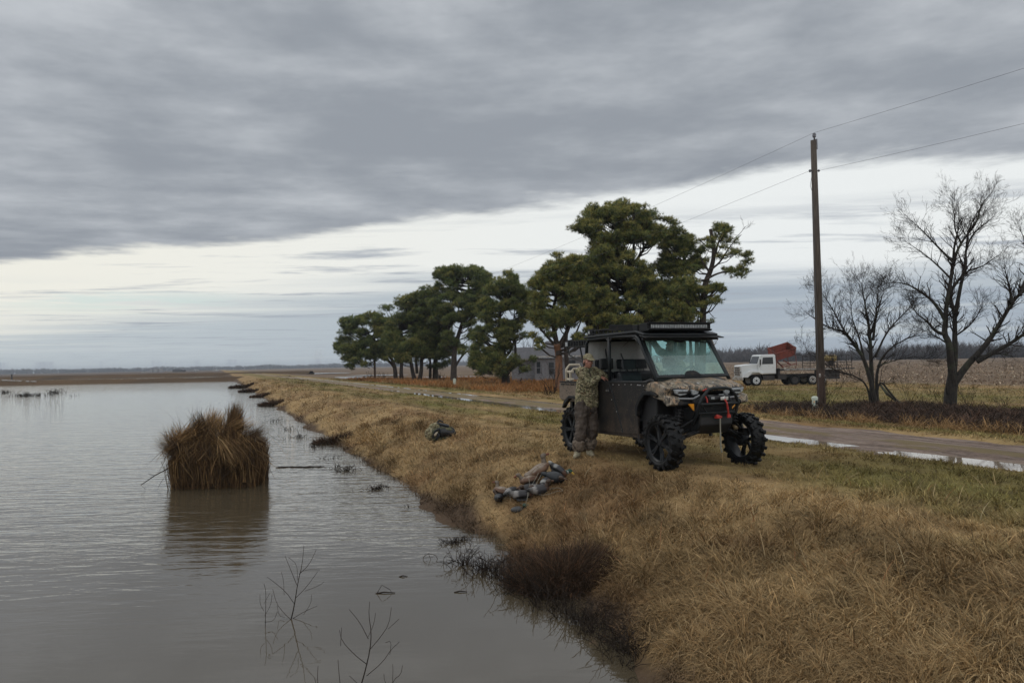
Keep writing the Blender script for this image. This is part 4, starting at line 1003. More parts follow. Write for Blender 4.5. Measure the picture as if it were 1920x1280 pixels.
# ------------------------------------------------------------------ poles and wires
def pole(px, py, topy, label, hw=True, lean=0.0):
    b = P(px, py); e = empty('utility_pole', b, 0, label, 'utility pole', 'wooden poles of the power line')
    H = (py-topy)*b.y/F*1.003; mb = MB()
    mb.tube([(0, 0, -.3), (0, 0, H*.5), (lean, 0, H)], [.165, .14, .108], 14); mb.build('shaft', M['pole'], e, smooth=True)
    i = MB(); i.lathe([(.02, -.35), (.03, 0), (.055, .02), (.075, .05), (.05, .07), (.085, .10), (.05, .125), (.07, .15), (.03, .18), (.02, .19)], 14, (lean+.03, -.02, H+.10), 'Z'); i.build('insulator', M['porcelain'], e, smooth=True)
    k = MB(); k.b2(lean+.08, lean+.14, -.04, .04, H-.35, H+.05); k.build('pin_bracket', M['porcelain'], e); k = MB(); k.tube([(lean-.22, 0, H-1.19), (lean+.22, 0, H-1.19)], .014, 6); k.ell((lean-.17, 0, H-1.19), (.05, .05, .06)); k.ell((lean+.17, 0, H-1.19), (.045, .045, .05)); k.build('spool_bracket', M['porcelain'], e)
    g_ = MB(); g_.tube([(-.13, -.08, .2), (-.125, -.08, H*.5), (-.11, -.06, H*.8), (-.2, -.06, H*.83), (-.11, -.05, H*.88), (-.1, -.04, H-1.2)], .008, 5); g_.build('ground_wire', M['wire'], e)
    t_ = MB(); z0 = (py-706)*b.y/F
    if hw:
        for a_ in ((-.12, -.07, -.17, -.13, z0-.02, z0+.12), (.09, .13, -.16, -.12, z0-.22, z0-.08), (.08, .11, -.16, -.12, z0+.02, z0+.06)):
            t_ = MB(); t_.b2(*a_); t_.build('tag_plate', M['palesteel'], e)
    return b, H
b1, H1 = pole(1541, 772, 262, 'tall wooden pole close to the track with white tags and two wires')
b2_, H2 = pole(703, 713.5, 585, 'distant wooden pole standing before the leftmost pine', False)
step = Vector((b1.x-b2_.x, b1.y-b2_.y, 0)); step.normalize()
b0 = Vector((b1.x, b1.y, b1.z))+step*72
e0, H0 = b0, H1
# pole behind the viewer that carries the wires on
e = empty('utility_pole', (b0.x, b0.y, zw(b0.x, b0.y)), 0, 'wooden pole further back along the line', 'utility pole', 'wooden poles of the power line'); mb = MB(); mb.tube([(0, 0, -.3), (0, 0, H1)], [.165, .108], 12); mb.build('shaft', M['pole'], e)
def wire(a, b, sag, r, label, n=50):
    mb = MB(); pts = []
    for i in range(n+1):
        k = i/n; p = a.lerp(b, k); p.z -= sag*4*k*(1-k); pts.append(p)
    mb.tube(pts, r, 4); o = mb.build('power_line', M['wire']); tag(o, label, 'wire', 'wires between the poles')
T = lambda b, h, dx=.03, dz=.30: Vector((b.x+dx, b.y, b.z+h+dz))
wire(T(b1, H1), T(b2_, H2), 1.0, .005, 'upper wire running from the near pole to the distant pole')
wire(T(b1, H1, -.18, -1.19), T(b2_, H2, 0, -1.19), 1.1, .005, 'lower wire running from the near pole to the distant pole')
wire(T(b1, H1), T(b0, H1), 1.3, .0055, 'upper wire leaving the near pole to the top right')
wire(T(b1, H1, .17, -1.19), T(b0, H1, 0, -1.19), 1.5, .0055, 'lower wire leaving the near pole to the right')
q = P(1528.5, 775); e = empty('service_pedestal', q, 0, 'pale green round topped utility pedestal at the foot of the near pole', 'pedestal'); k = q.y/F
mb = MB(); mb.lathe([(.105, 0), (.105, .50), (.10, .52), (.115, .53), (.115, .60), (.10, .63), (.06, .65), (0.01, .655)], 20, (0, 0, 0), 'Z'); mb.build('shell', M['pedestal'], e, smooth=False)
mb = MB(); mb.b2(-.02, .06, -.115, -.10, .34, .50); mb.build('warning_label', M['black'], e); mb = MB(); mb.b2(-.075, -.05, -.10, -.085, .42, .47); mb.build('orange_sticker', M['amber'], e)
q = P(852.5, 725.5); mb = MB(); mb.prism([(-.13, 0), (.13, 0), (.13, .72), (.06, .8), (-.06, .8), (-.13, .72)], -.1, .1); o = mb.build('marker_pedestal', M['pedestal'], bevel=.02); o.location = q; tag(o, 'small white pedestal in the grass before the tall round topped pine', 'pedestal')
# standpipe in the lake at the left edge, and little farm buildings on the horizon
q = P(22, 714, WATER); mb = MB(); mb.tube([(0, 0, -.5), (0, 0, 2.0)], [.2, .17], 10); mb.tube([(-.25, 0, 1.2), (.3, 0, 1.2)], .07, 6); mb.b2(-.3, .3, -.1, .1, 1.95, 2.1); o = mb.build('standpipe', M['darksteel']); o.location = q; tag(o, 'dark standpipe post in the water at the far left', 'standpipe')
mb = MB(); q = P(30, 713.0, WATER)
for (x0, x1, yy) in ((4, 9, 712.6), (10, 15, 713), (17, 24, 713.3), (26, 28, 713.6), (31, 40, 714), (49, 51, 714.8), (52.5, 54.5, 715), (58, 62, 715), (63, 68, 715.2)):
    a = PD(x0, yy-.2, 150)-q; b = PD(x1, yy, 150)-q; mb.tube([a, b], .13, 8); mb.tube([(0, 0, -.12)]+[a+Vector((0, 0, -.12)), b+Vector((0, 0, -.12))], .02, 4)
o = mb.build('irrigation_pipe', M['palesteel'], smooth=True); o.location = q; tag(o, 'broken line of white pipe lying on the berm at the far left', 'pipe')
def bin_(px, wpx, hpx, label):
    b = PD(px, 700.5-.019*px+.5, 900); z = -.6; k = 900/F; r = wpx*k/2; h = hpx*k
    e = empty('grain_bin', (b.x, b.y, z), 0, label, 'grain bin', 'grain bins on the horizon'); mb = MB(); mb.lathe([(r, 0), (r, h)], 20, (0, 0, 0), 'Z'); mb.build('wall', M['galv'], e)
    mb = MB(); mb.lathe([(r*1.04, h-.02), (r*.12, h+r*.5), (.01, h+r*.52)], 20, (0, 0, 0), 'Z'); mb.build('roof', M['darkroof'], e)
M['galv'] = mat('galvanised', base=(.23, .23, .235), rough=.6); M['darkroof'] = mat('bin_roof', base=(.09, .09, .10), rough=.6)
bin_(284, 7, 5.0, 'left grain bin of the far farmyard'); bin_(293, 8, 6.0, 'middle grain bin of the far farmyard'); bin_(303, 8, 6.2, 'right hand grain bin of the far farmyard')
def shed(px, wpx, hpx, label, m1, m2):
    b = PD(px, 701-.019*px, 880); k = 880/F; w_ = wpx*k/2; h = hpx*k; e = empty('farm_shed', (b.x, b.y, -.6), 0, label, 'shed', 'sheds on the horizon')
    mb = MB(); mb.b2(-w_, w_, -5, 5, 0, h*.7); mb.build('wall', m1, e); mb = MB(); mb.prism([(-w_-.4, h*.7), (w_+.4, h*.7), (w_*.5, h), (-w_*.5, h)], -5.4, 5.4); mb.build('roof', m2, e)
shed(273, 8, 3, 'pale low shed left of the grain bins', M['palesteel'], M['darkroof']); shed(336, 18, 5.5, 'long dark shed right of the grain bins', M['darksteel'], M['darkroof']); shed(362, 14, 4, 'low shed to the right of the long dark shed', M['galv'], M['galv']); shed(403, 9, 2.5, 'small pale shed alone on the horizon', M['palesteel'], M['palesteel'])
# ------------------------------------------------------------------ far woods
def woods(name, pts, hmin, hmax, step_, depth, N, label, colr_, twig=.12, dens=1.0):
    """pts: ground line [(x,y)..] ; many bare trees of fine upright branches with real depth"""
    Bs = []; Ds = []; Ls = []; Hs = []; Ws = []; Cs = []
    seg = [(Vector(a), Vector(b)) for a, b in zip(pts[:-1], pts[1:])]; tot = sum((b-a).length for a, b in seg)
    for i in range(N):
        d = random.random()*tot
        for a, b in seg:
            L = (b-a).length
            if d <= L: break
            d -= L
        p = a.lerp(b, d/L); nrm = Vector((-(b-a).y, (b-a).x)).normalized(); off = random.uniform(-1, 1)*depth/2
        x, y = p.x+nrm.x*off, p.y+nrm.y*off; hh = (hmin+(hmax-hmin)*float(fb((x+y*.3)/60., y*0+1, 7, 3))**1.3)*random.uniform(.65, 1.2)
        n = int(38*dens); a_ = rng.uniform(0, 6.28, n); z0 = rng.uniform(0, .62, n)*hh; sp_ = .10*hh
        bx = x+rng.normal(0, sp_*.35, n); by = y+rng.normal(0, sp_*.35, n)
        Bs.append(np.stack([bx, by, z0-.6], -1)); Ds.append(np.stack([np.cos(a_), np.sin(a_)], -1)); Ls.append(rng.uniform(.15, .5, n)*hh); Hs.append(rng.uniform(.35, .99, n)); Ws.append(np.full(n, twig)*rng.uniform(.5, 1.4, n)*(1.5-z0/hh)); Cs.append(np.tile(np.array(colr_)*random.uniform(.75, 1.3), (n, 1)))
        Bs.append(np.array([[x, y, -.8]])); Ds.append(np.array([[1., 0]])); Ls.append(np.array([hh*.7])); Hs.append(np.array([.995])); Ws.append(np.array([twig*2.6])); Cs.append(np.array([colr_]))
    cat_ = np.concatenate
    o = ribbons(name, cat_(Bs), cat_(Ds), cat_(Ls), cat_(Ws), cat_(Hs), vary(cat_(Cs), .2), M['blade'], 2, droop=np.full(len(cat_(Ls)), .15), label=label)
    o['label'] = label
hx = lambda px, d: (lambda v_: (v_.x, v_.y))(PD(px, 680, d))
woods('far_woods', [hx(1330, 640), hx(1450, 560), hx(1600, 520), hx(1750, 490), hx(1990, 470), hx(2400, 460)], 7, 16, 2, 50, 1900, 'bare winter wood along the right horizon beyond the stubble field', (.060, .050, .048), .26)
woods('far_woods', [hx(900, 1500), hx(1100, 1300), hx(1340, 900), hx(1420, 640)], 10, 20, 2, 60, 700, 'far wood fading to blue behind the pines and utility vehicle', (.06, .05, .05), .6)
woods('distant_woods', [hx(-400, 1900), hx(0, 1900), hx(300, 2100), hx(640, 2300), hx(960, 1900)], 10, 20, 2, 140, 3600, 'hazy blue line of woods along the left horizon beyond the water', (.06, .05, .05), .9, .8)
# ------------------------------------------------------------------ old house
hd = 90.0; A = PD(958, 700, hd); e = empty('farmhouse', (A.x, A.y, -.6), R(-6), 'weathered grey boarded farmhouse with hipped shingle roof half hidden by pines', 'house'); k = hd/F
def hx_(px): return (px-958)*k
eav = 3.05
mb = MB(); mb.b2(0, hx_(1003), .9, 7, 0, eav-.35); mb.b2(hx_(1003), hx_(1190), 0, 8, 0, eav-.2); mb.build('wall', M['siding'], e)
rf = MB(); x0, x1 = hx_(1003)-.5, hx_(1190)+.5; rz = 5.0
rf.add([(x0, -.5, eav), (x1, -.5, eav), (x1, 8.5, eav), (x0, 8.5, eav), (x0+1.7, 4, rz), (x1-1.7, 4, rz), (x0, -.5, eav-.12), (x1, -.5, eav-.12), (x1, 8.5, eav-.12), (x0, 8.5, eav-.12)], [(0, 1, 5, 4), (1, 2, 5), (2, 3, 4, 5), (3, 0, 4), (6, 7, 1, 0), (7, 8, 2, 1), (8, 9, 3, 2), (9, 6, 0, 3), (9, 8, 7, 6)])
rf.build('roof', M['shingle'], e)
rf = MB(); x0, x1 = -.5, hx_(1003)-.1; rf.add([(x0, .4, eav-.25), (x1, .4, eav-.25), (x1, 7.4, eav-.25), (x0, 7.4, eav-.25), (x0+.6, 3.9, 4.25), (x1, 3.9, 4.25), (x0, .4, eav-.38), (x1, .4, eav-.38), (x1, 7.4, eav-.38), (x0, 7.4, eav-.38)], [(0, 1, 5, 4), (1, 2, 5), (2, 3, 4, 5), (3, 0, 4), (6, 7, 1, 0), (7, 8, 2, 1), (8, 9, 3, 2), (9, 6, 0, 3), (9, 8, 7, 6)])
rf.build('roof', M['shingle'], e)
for (px, yy, w_, z0, z1) in ((1010, 0, .45, 1.0, 2.4), (1034, 0, .6, .9, 2.3), (1072, 0, .9, 1.0, 2.5), (1110, 0, .9, 1.0, 2.5), (1150, 0, .9, 1.0, 2.5), (975, .9, .5, 1.1, 2.3)):
    x = hx_(px); f = MB()
    for a in ((x-w_/2-.06, x-w_/2, z0-.06, z1+.06), (x+w_/2, x+w_/2+.06, z0-.06, z1+.06), (x-w_/2, x+w_/2, z1, z1+.06), (x-w_/2, x+w_/2, z0-.06, z0), (x-w_/2, x+w_/2, (z0+z1)/2-.03, (z0+z1)/2+.03)): f.b2(a[0], a[1], yy-.06, yy+.05, a[2], a[3])
    wf = f.build('window', M['siding'], e); pn = MB(); pn.b2(x-w_/2, x+w_/2, yy-.02, yy+.02, z0, z1); pn.build('pane', M['window'], wf)
f = MB(); f.b2(-.5, hx_(1003)-.12, .36, .395, eav-.40, eav-.23); f.b2(hx_(1003)-.5, hx_(1190)+.5, -.54, -.505, eav-.14, eav+.03); f.build('fascia', M['palesteel'], e)
# ------------------------------------------------------------------ flatbed truck with tipped hopper
tg = P(1410, 722.5); td = tg.y; e = empty('flatbed_truck', tg, math.pi+R(3), 'old white cab truck with black flatbed parked across the field edge', 'truck')
e.scale = (1, 1, 1)
c = MB()   # cab: x forward, y left, z up ; origin under the front axle
cabp = [(-1.72, .98), (-.30, .98), (-.20, 1.25), (-.16, 1.78), (-.42, 2.52), (-.52, 2.60), (-1.60, 2.62), (-1.70, 2.52), (-1.74, 1.7)]
c.prism(cabp, -1.0, 1.0); cab = c.build('cab', M['white'], e, bevel=.05)
h = MB(); h.prism([(-.28, 1.80), (-.28, 1.0), (.10, 1.0), (.30, .95), (.62, .78), (1.12, .70), (1.20, .74), (1.22, 1.66), (1.12, 1.74), (.2, 1.82)], -.88, .88); h.build('hood', M['white'], e, bevel=.06)
for sy in (-1, 1):
    h = MB(); h.prism([(-.62, .98), (-.60, 1.12), (-.35, 1.28), (.35, 1.28), (.75, 1.18), (1.0, 1.0), (1.16, .72), (.72, .70), (.50, .98), (.30, 1.10), (-.2, 1.10), (-.42, .98)], sy*.84, sy*1.08); h.build('fender', M['white'], e, bevel=.03)
gr = MB(); gr.b2(1.20, 1.27, -.58, .58, .86, 1.62); g0 = gr.build('grille', M['palesteel'], e); gr = MB()
for i in range(4):
    for j in range(6): gr.b2(1.262, 1.276, -.52+j*.175, -.52+j*.175+.13, .91+i*.175, .91+i*.175+.12)
gr.build('slots', M['black'], g0)
for sy in (-1, 1):
    l = MB(); l.lathe([(.01, 1.25), (.09, 1.24), (.10, 1.19)], 14, (0, sy*.76, 1.16), 'X'); l.build('headlight', M['lens'], e, smooth=True)
bp = MB(); bp.b2(1.10, 1.32, -1.05, 1.05, .48, .72); bp.build('bumper', M['palesteel'], e, bevel=.03)
ws = MB(); ws.add([(-.145, -.86, 1.86), (-.145, .86, 1.86), (-.385, .80, 2.46), (-.385, -.80, 2.46), (-.175, -.86, 1.86), (-.175, .86, 1.86), (-.41, .80, 2.46), (-.41, -.80, 2.46)], [(0, 1, 2, 3), (4, 7, 6, 5), (0, 4, 5, 1), (1, 5, 6, 2), (2, 6, 7, 3), (3, 7, 4, 0)]); 
ws.build('windshield', M['window'], e)
for sy in (-1, 1):
    d_ = MB(); d_.prism([(-1.60, 1.04), (-.42, 1.04), (-.36, 1.75), (-.50, 2.48), (-1.58, 2.50)], sy*1.0, sy*1.02); dd = d_.build('door', M['white'], e, bevel=.008)
    g_ = MB(); g_.prism([(-1.48, 1.80), (-.52, 1.80), (-.60, 2.36), (-1.46, 2.38)], sy*1.018, sy*1.03); g_.build('window', M['window'], dd); g_ = MB(); g_.b2(-1.5, -1.36, sy*1.02, sy*1.05, 1.50, 1.54); g_.build('handle', M['chrome'], dd)
    mr = MB(); mr.b2(-.36, -.28, sy*1.12, sy*1.24, 1.75, 2.2); mr.tube([(-.3, sy*1.0, 2.25), (-.32, sy*1.18, 2.2), (-.32, sy*1.18, 1.7), (-.3, sy*1.0, 1.6)], .015, 5); mr.build('mirror', M['darksteel'], e)
fr = MB(); fr.b2(-7.2, 1.05, -.42, .42, .62, .92); fr.b2(-1.5, -.7, -.95, -.5, .45, .85); fr.b2(-1.6, -.6, .5, .95, .45, .85); fr.b2(-2.6, -1.85, .5, 1.0, .5, .95); fr.b2(-7.2, -5.9, -.95, .95, .45, 1.18); fr.b2(-2.6, -1.85, -1.0, -.5, .5, .95); fr.build('chassis', M['darksteel'], e)
dk_ = MB(); dk_.b2(-7.3, -1.86, -1.2, 1.2, 1.22, 1.36); dk_.b2(-1.98, -1.84, -1.2, 1.2, .95, 1.44); dk = dk_.build('deck', M['darksteel'], e); tr_ = MB(); tr_.b2(-6.6, -2.4, 1.195, 1.225, 1.27, 1.345); tr_.b2(-7.3, -6.65, 1.195, 1.225, 1.27, 1.345); tr_.b2(-2.42, -2.3, 1.195, 1.225, 1.3, 1.52); tr_.build('side_rail', M['palesteel'], dk)
def twheel(x, y, white=True):
    s = 1 if y > 0 else -1; wb = MB(); wb.lathe([(.12, -.14), (.26, -.14), (.30, -.12), (.30, .12), (.26, .14), (.12, .14)], 24); hub = wb.build('wheel', M['palesteel'] if not white else M['white'], e, smooth=False); hub.location = (x, y, .44)
    t_ = MB(); t_.lathe([(.29, -.13), (.40, -.145), (.455, -.12), (.465, 0), (.455, .12), (.40, .145), (.29, .13)], 30, closed=True); t_.build('tyre', M['rubber'], hub, smooth=True)
    r_ = MB()
    for k in range(8): a = k*math.pi/4; r_.lathe([(.035, s*.138), (.035, s*.150)], 8, (.20*math.cos(a), 0, .20*math.sin(a)))
    r_.lathe([(.09, s*.1), (.08, s*.2), (.01, s*.21)], 12); r_.build('hub', M['darksteel'], hub)
for y in (-.9, .9): twheel(0, y)
for y in (-.85, .85): twheel(-4.85, y, False)
# dark spare axle wheels
for y in (-.8, .8):
    hb = MB(); hb.lathe([(.1, -.12), (.28, -.12), (.28, .12), (.1, .12)], 20); hub = hb.build('wheel', M['darksteel'], e); hub.location = (-3.35, y, .44); t_ = MB(); t_.lathe([(.27, -.13), (.44, -.12), (.455, 0), (.44, .12), (.27, .13)], 26, closed=True); t_.build('tyre', M['rubber'], hub, smooth=True)
base = Vector((PD(1468, 690, td).x, td-.1, tg.z+1.36))
h0 = empty('hopper_cart', base, 0, 'open red steel hopper tipped on a frame behind the truck cab', 'hopper')
k = td/F
def tp(px, py, dy): 
    v_ = PD(px, py, td+dy); return v_-base
corn = {'nl': tp(1439, 653, .1), 'nc': tp(1455.5, 663, -.9), 'nr': tp(1493, 652, .3), 'fb': tp(1476.5, 641.5, 1.3)}
top = [corn['nl'], corn['nc'], corn['nr'], corn['fb']]
dn = Vector((.02, .12, -1)).normalized()*.62
bot = [p*1 for p in top]; cen = sum(top, Vector())/4; bot = [p+dn+(cen-p)*.06 for p in top]; t2 = .04
ins = [p+(cen-p)*.05 for p in top]; inb = [p+(cen+dn-p)*.05+Vector((0, 0, .04)) for p in bot]
mb = MB(); vs = top+bot+ins+inb; fs = []
for i in range(4): j = (i+1) % 4; fs += [(i, j, j+4, i+4), (i, i+8, j+8, j), (i+8, i+12, j+12, j+8)]
fs += [(7, 6, 5, 4), (12, 13, 14, 15)]; mb.add(vs, fs); mb.build('hopper', M['rust'], h0)
rm_ = MB()
for i in range(4): rm_.tube([top[i], top[(i+1) % 4]], .035, 6)
rm_.build('rim', M['rust'], h0)
lg = MB(); 
for a, b, r_ in ((bot[1], (tp(1455.5, 690, -.5)), .04), (bot[2], tp(1493.5, 682, 0), .03), (tp(1493.5, 682, 0), tp(1491, 691, 0), .03), (bot[3], tp(1478, 680, .6), .03), (tp(1455, 676, -.6), tp(1468, 688, -.6), .07), (tp(1468, 675, 0), tp(1484, 684, 0), .05), (tp(1468, 688, -.6), tp(1494, 681, 0), .04), (tp(1462, 684, .4), tp(1480, 682, .6), .03), (tp(1448, 689, -.3), tp(1458, 685, -.3), .03)):
    lg.tube([a, b], r_, 6)
lg.build('frame', M['rust'], h0)
# stock rack and implement behind the pole, beyond the truck deck
rk = empty('metal_rack', base+Vector((0, 0, 0)), 0, 'dark welded pipe rack standing beyond the truck deck behind the pole', 'rack'); mb = MB()
xs = [1505, 1519, 1536, 1562, 1570, 1587, 1597]
for x in xs: mb.tube([tp(x, 692, 1.5), tp(x, 666 if x < 1590 else 665, 1.5)], .03, 5)
for y in (666.5, 673, 679, 685): mb.tube([tp(1505, y+1, 1.5), tp(1597, y-1, 1.5)], .02, 5)
mb.tube([tp(1530, 692, 1.2), tp(1602, 690, 1.2)], .06, 6); mb.tube([tp(1530, 692, 2.2), tp(1602, 690, 2.2)], .05, 6); mb.tube([tp(1562, 697, 1.2), tp(1574, 699, 1.2)], .06, 6); mb.build('frame', M['darksteel'], rk)
im = empty('spray_tank', base, 0, 'faded yellow tank and pump unit behind the pole on the rack', 'tank'); a = tp(1557, 671, 1.8); mb = MB(); mb.lathe([(.02, -.5), (.26, -.47), (.28, -.3), (.28, .3), (.26, .47), (.02, .5)], 16, a, 'X'); mb.build('tank', M['yellow'], im, smooth=True)
mb = MB(); mb.box(a+Vector((0, 0, -.45)), (.35, .4, .5)); mb.tube([a+Vector((-.3, 0, -.2)), a+Vector((-.35, 0, -.9))], .04, 6); mb.tube([a+Vector((.3, 0, -.2)), a+Vector((.35, 0, -.9))], .04, 6); mb.build('stand', M['darksteel'], im)
mb = MB(); mb.b2(a.x-.3, a.x+.3, a.y-.3, a.y+.3, a.z+.28, a.z+.33); mb.build('lid', M['palesteel'], im)
# ------------------------------------------------------------------ reed blind in the water
bp_ = P(409, 914, WATER); e = empty('duck_blind', bp_+Vector((-.14, .5, 0)), R(4), 'shaggy brown reed thatched hide standing in the water', 'hunting blind')
def thatch():
    N = 15000; bw, bd, hh = .80, .50, 1.05
    Bs = []; Ds = []; Ls = []; Hs = []; Cs = []; Dr = []; Wd = []
    def put(x, y, z, a, L, H, dr, c, w_):
        Bs.append(np.stack([x, y, z], -1)); Ds.append(np.stack([np.cos(a), np.sin(a)], -1)); Ls.append(L); Hs.append(H); Dr.append(dr); Cs.append(c); Wd.append(w_)
    def top(x):   # height of the thatch along the width, from the photograph's outline
        return np.interp(x, [-1.05, -.85, -.5, -.25, -.02, .08, .16, .34, .5, .7, .85, 1.05], [.80, 1.0, 1.12, 1.38, 1.52, 1.18, 1.12, 1.66, 1.5, 1.3, 1.08, .7])
    tan, brn, dkb = C(.34, .215, .10), C(.14, .085, .042), C(.045, .030, .019)
    def colr(n, z): 
        k = rng.random(n); c = lerp(np.tile(brn, (n, 1)), tan, (k < .38)*rng.random(n)**.6); return vary(lerp(c, dkb, (k > .66)*.85), .35)
    # upright stalks round the perimeter
    n = 6500; side = rng.choice(4, n, p=[.34, .34, .16, .16]); q = rng.uniform(-1, 1, n)
    x = np.where(side < 2, q*bw, np.where(side == 2, -bw, bw)); y = np.where(side == 0, -bd, np.where(side == 1, bd, q*bd)); x = x+rng.normal(0, .04, n); y = y+rng.normal(0, .04, n)
    oa = np.arctan2(y/bd, x/bw); zz = rng.uniform(-.08, .35, n)*(rng.random(n) < .6)+.10*(vn(x*6, side*9.1, 15) > .62); L = top(x)*(.50+.40*vn(x*7, side*3.7, 5))*rng.uniform(.7, 1.0, n)-zz*.3
    put(x, y, zz, oa+rng.normal(0, 1.6, n), L, np.clip(rng.normal(.992, .012, n), .8, .9995), rng.uniform(-.1, .3, n)*np.sign(rng.normal(size=n)), lerp(colr(n, 0), dkb, (rng.random(n) < .45)*.7), rng.uniform(.006, .020, n))
    # slanting bundles across the front
    for (cx, cz, dirx, n) in ((.15, .95, 1, 900), (.5, .9, 1, 900), (-.1, .9, .3, 700), (-.5, .8, 1, 500), (.7, .8, 1, 500)):
        x = cx+rng.normal(0, .18, n); z = cz+rng.normal(0, .08, n)
        put(x, -bd-.06+rng.normal(0, .05, n), z+rng.normal(0, .12, n), rng.choice([0., 3.14], n, p=[.62, .38])+rng.normal(0, .5, n), rng.uniform(.2, .6, n), rng.uniform(-.99, -.45, n), rng.normal(.0, .4, n), lerp(colr(n, 0), dkb, (rng.random(n) < .4)*.8), rng.uniform(.006, .014, n))
    # ragged sheaves tied on top and along the sides, each sheaf lying its own way
    sheaves = []
    for i in range(58):
        k = random.random(); x0 = random.uniform(-.80, .80); y0 = random.choice((-1, -1, 1))*bd*random.uniform(.5, 1.05)
        if k < .45: z0 = float(top(x0))*random.uniform(.62, .86)
        else: z0 = random.uniform(.45, .95)
        sheaves.append((x0, y0, z0, random.uniform(0, 6.28), random.uniform(-.2, 1.35) if k < .45 else random.uniform(-1.2, .5), random.randint(110, 230), random.uniform(.22, .46)))
    sheaves += [(-.62, -.45, 1.0, .1, .55, 600, .70), (-.55, -.5, .98, .3, .35, 450, .6), (.30, -.2, 1.15, 1.0, 1.35, 420, .52), (.38, -.2, 1.1, 2.0, 1.25, 420, .55), (-.12, -.3, 1.12, .7, 1.1, 420, .45), (.15, -.55, .98, -.5, -.45, 500, .65), (.35, -.55, 1.0, -.7, -.6, 500, .6),
                (-.75, -.4, .95, 3.4, .2, 260, .34), (-.72, -.5, .9, 4.0, -.3, 300, .34), (.72, -.3, 1.0, -.2, .5, 300, .36), (.78, -.4, .8, -.6, -.3, 260, .36)]
    for (x0, y0, z0, a0, el, n, L0) in sheaves:
        tone = random.random() if n < 240 else .1+.55*random.random(); cs = vary(np.tile(tan if tone < .30 else (brn if tone < .7 else dkb), (n, 1)), .35); cs = lerp(cs, dkb, (rng.random(n) < .3)*.8)
        put(x0+rng.normal(0, .07, n), y0+rng.normal(0, .06, n), z0+rng.normal(0, .06, n), a0+rng.normal(0, .28, n), L0*rng.uniform(.45, 1.3, n), np.clip(np.sin(el+rng.normal(0, .22, n)), -.98, .995), rng.normal(.15, .35, n), cs, rng.uniform(.004, .013, n))
    n = 3600; a = rng.uniform(0, 6.28, n); x = bw*np.cos(a)*1.02; y = bd*np.sin(a)*1.1; put(x, y, rng.uniform(.08, 1.1, n), a+rng.normal(0, 1.1, n), rng.uniform(.08, .30, n), rng.uniform(-.5, .98, n), rng.normal(.2, .6, n), vary(lerp(np.tile(brn, (n, 1)), dkb, rng.random(n)**.5), .3), rng.uniform(.003, .006, n))
    n = 700; q = rng.uniform(-1, 1, n); x = q*bw*1.02; y = -bd*rng.uniform(.95, 1.25, n); put(x, y, np.full(n, -.05), rng.uniform(0, 6.28, n), rng.uniform(.08, .4, n), rng.uniform(.55, .99, n), rng.normal(.2, .5, n), vary(lerp(np.tile(brn, (n, 1)), dkb, rng.random(n)), .3), rng.uniform(.004, .011, n))
    # a few long wild stems
    n = 260; a = rng.uniform(0, 6.28, n); put(bw*np.cos(a), bd*np.sin(a), rng.uniform(.0, 1.1, n), a+rng.normal(0, .7, n), rng.uniform(.35, .9, n), rng.uniform(.3, .98, n), rng.uniform(.2, 1.8, n), np.tile(dkb, (n, 1)), rng.uniform(.004, .007, n))
    cc_ = np.concatenate
    ribbons('thatch', cc_(Bs), cc_(Ds), cc_(Ls), cc_(Wd), cc_(Hs), cc_(Cs), M['blade'], 4, droop=cc_(Dr), kind=None, parent=e)
    core = MB()     # the wire and board frame the reeds are tied to
    for (a, b, c_, d_) in ((-.86, .86, -.50, -.46), (-.86, .86, .46, .50), (-.86, -.82, -.46, .46), (.74, .78, -.40, .40)): core.b2(max(a, -.78), min(b, .78), c_, d_, .0, .72)
    core.build('frame', M['bark'], e)
thatch()
mb = MB(); mb.tube([(-.95, -.2, .42), (-1.2, -.4, .28), (-1.45, -.5, .10), (-1.36, -.5, .02)], [.012, .010, .008, .004], 6); mb.tube([(-1.2, -.4, .28), (-1.35, -.35, .3)], .005, 5)
mb.build('loose_branch', M['twig'], e)
mb = MB(); q = P(560, 876, WATER)
for i in range(40):
    x = random.uniform(-.6, .5); a = random.gauss(0, .25); L = random.uniform(.05, .3); y = random.gauss(0, .05)-.06*x; mb.tube([(x, y, .006), (x+L, y+L*a, .012)], .006, 4)
o = mb.build('floating_straw', M['twig'], None); o.location = q; tag(o, 'raft of dark straw drifting between the blind and the bank', 'debris', None, 'stuff')
# ------------------------------------------------------------------ utility vehicle
UX, UY, UH = 3.024, 11.756, R(-67.8)
uz = zw(UX-.3, UY+1.0)+.01
U = empty('utility_vehicle', (UX, UY, uz), UH, 'muddy black four door utility vehicle with camouflage hood and huge mud tyres on the levee', 'utility vehicle')
def up(x, y, z=0): 
    return U.location+Matrix.Rotation(UH, 3, 'Z') @ Vector((x, y, z))
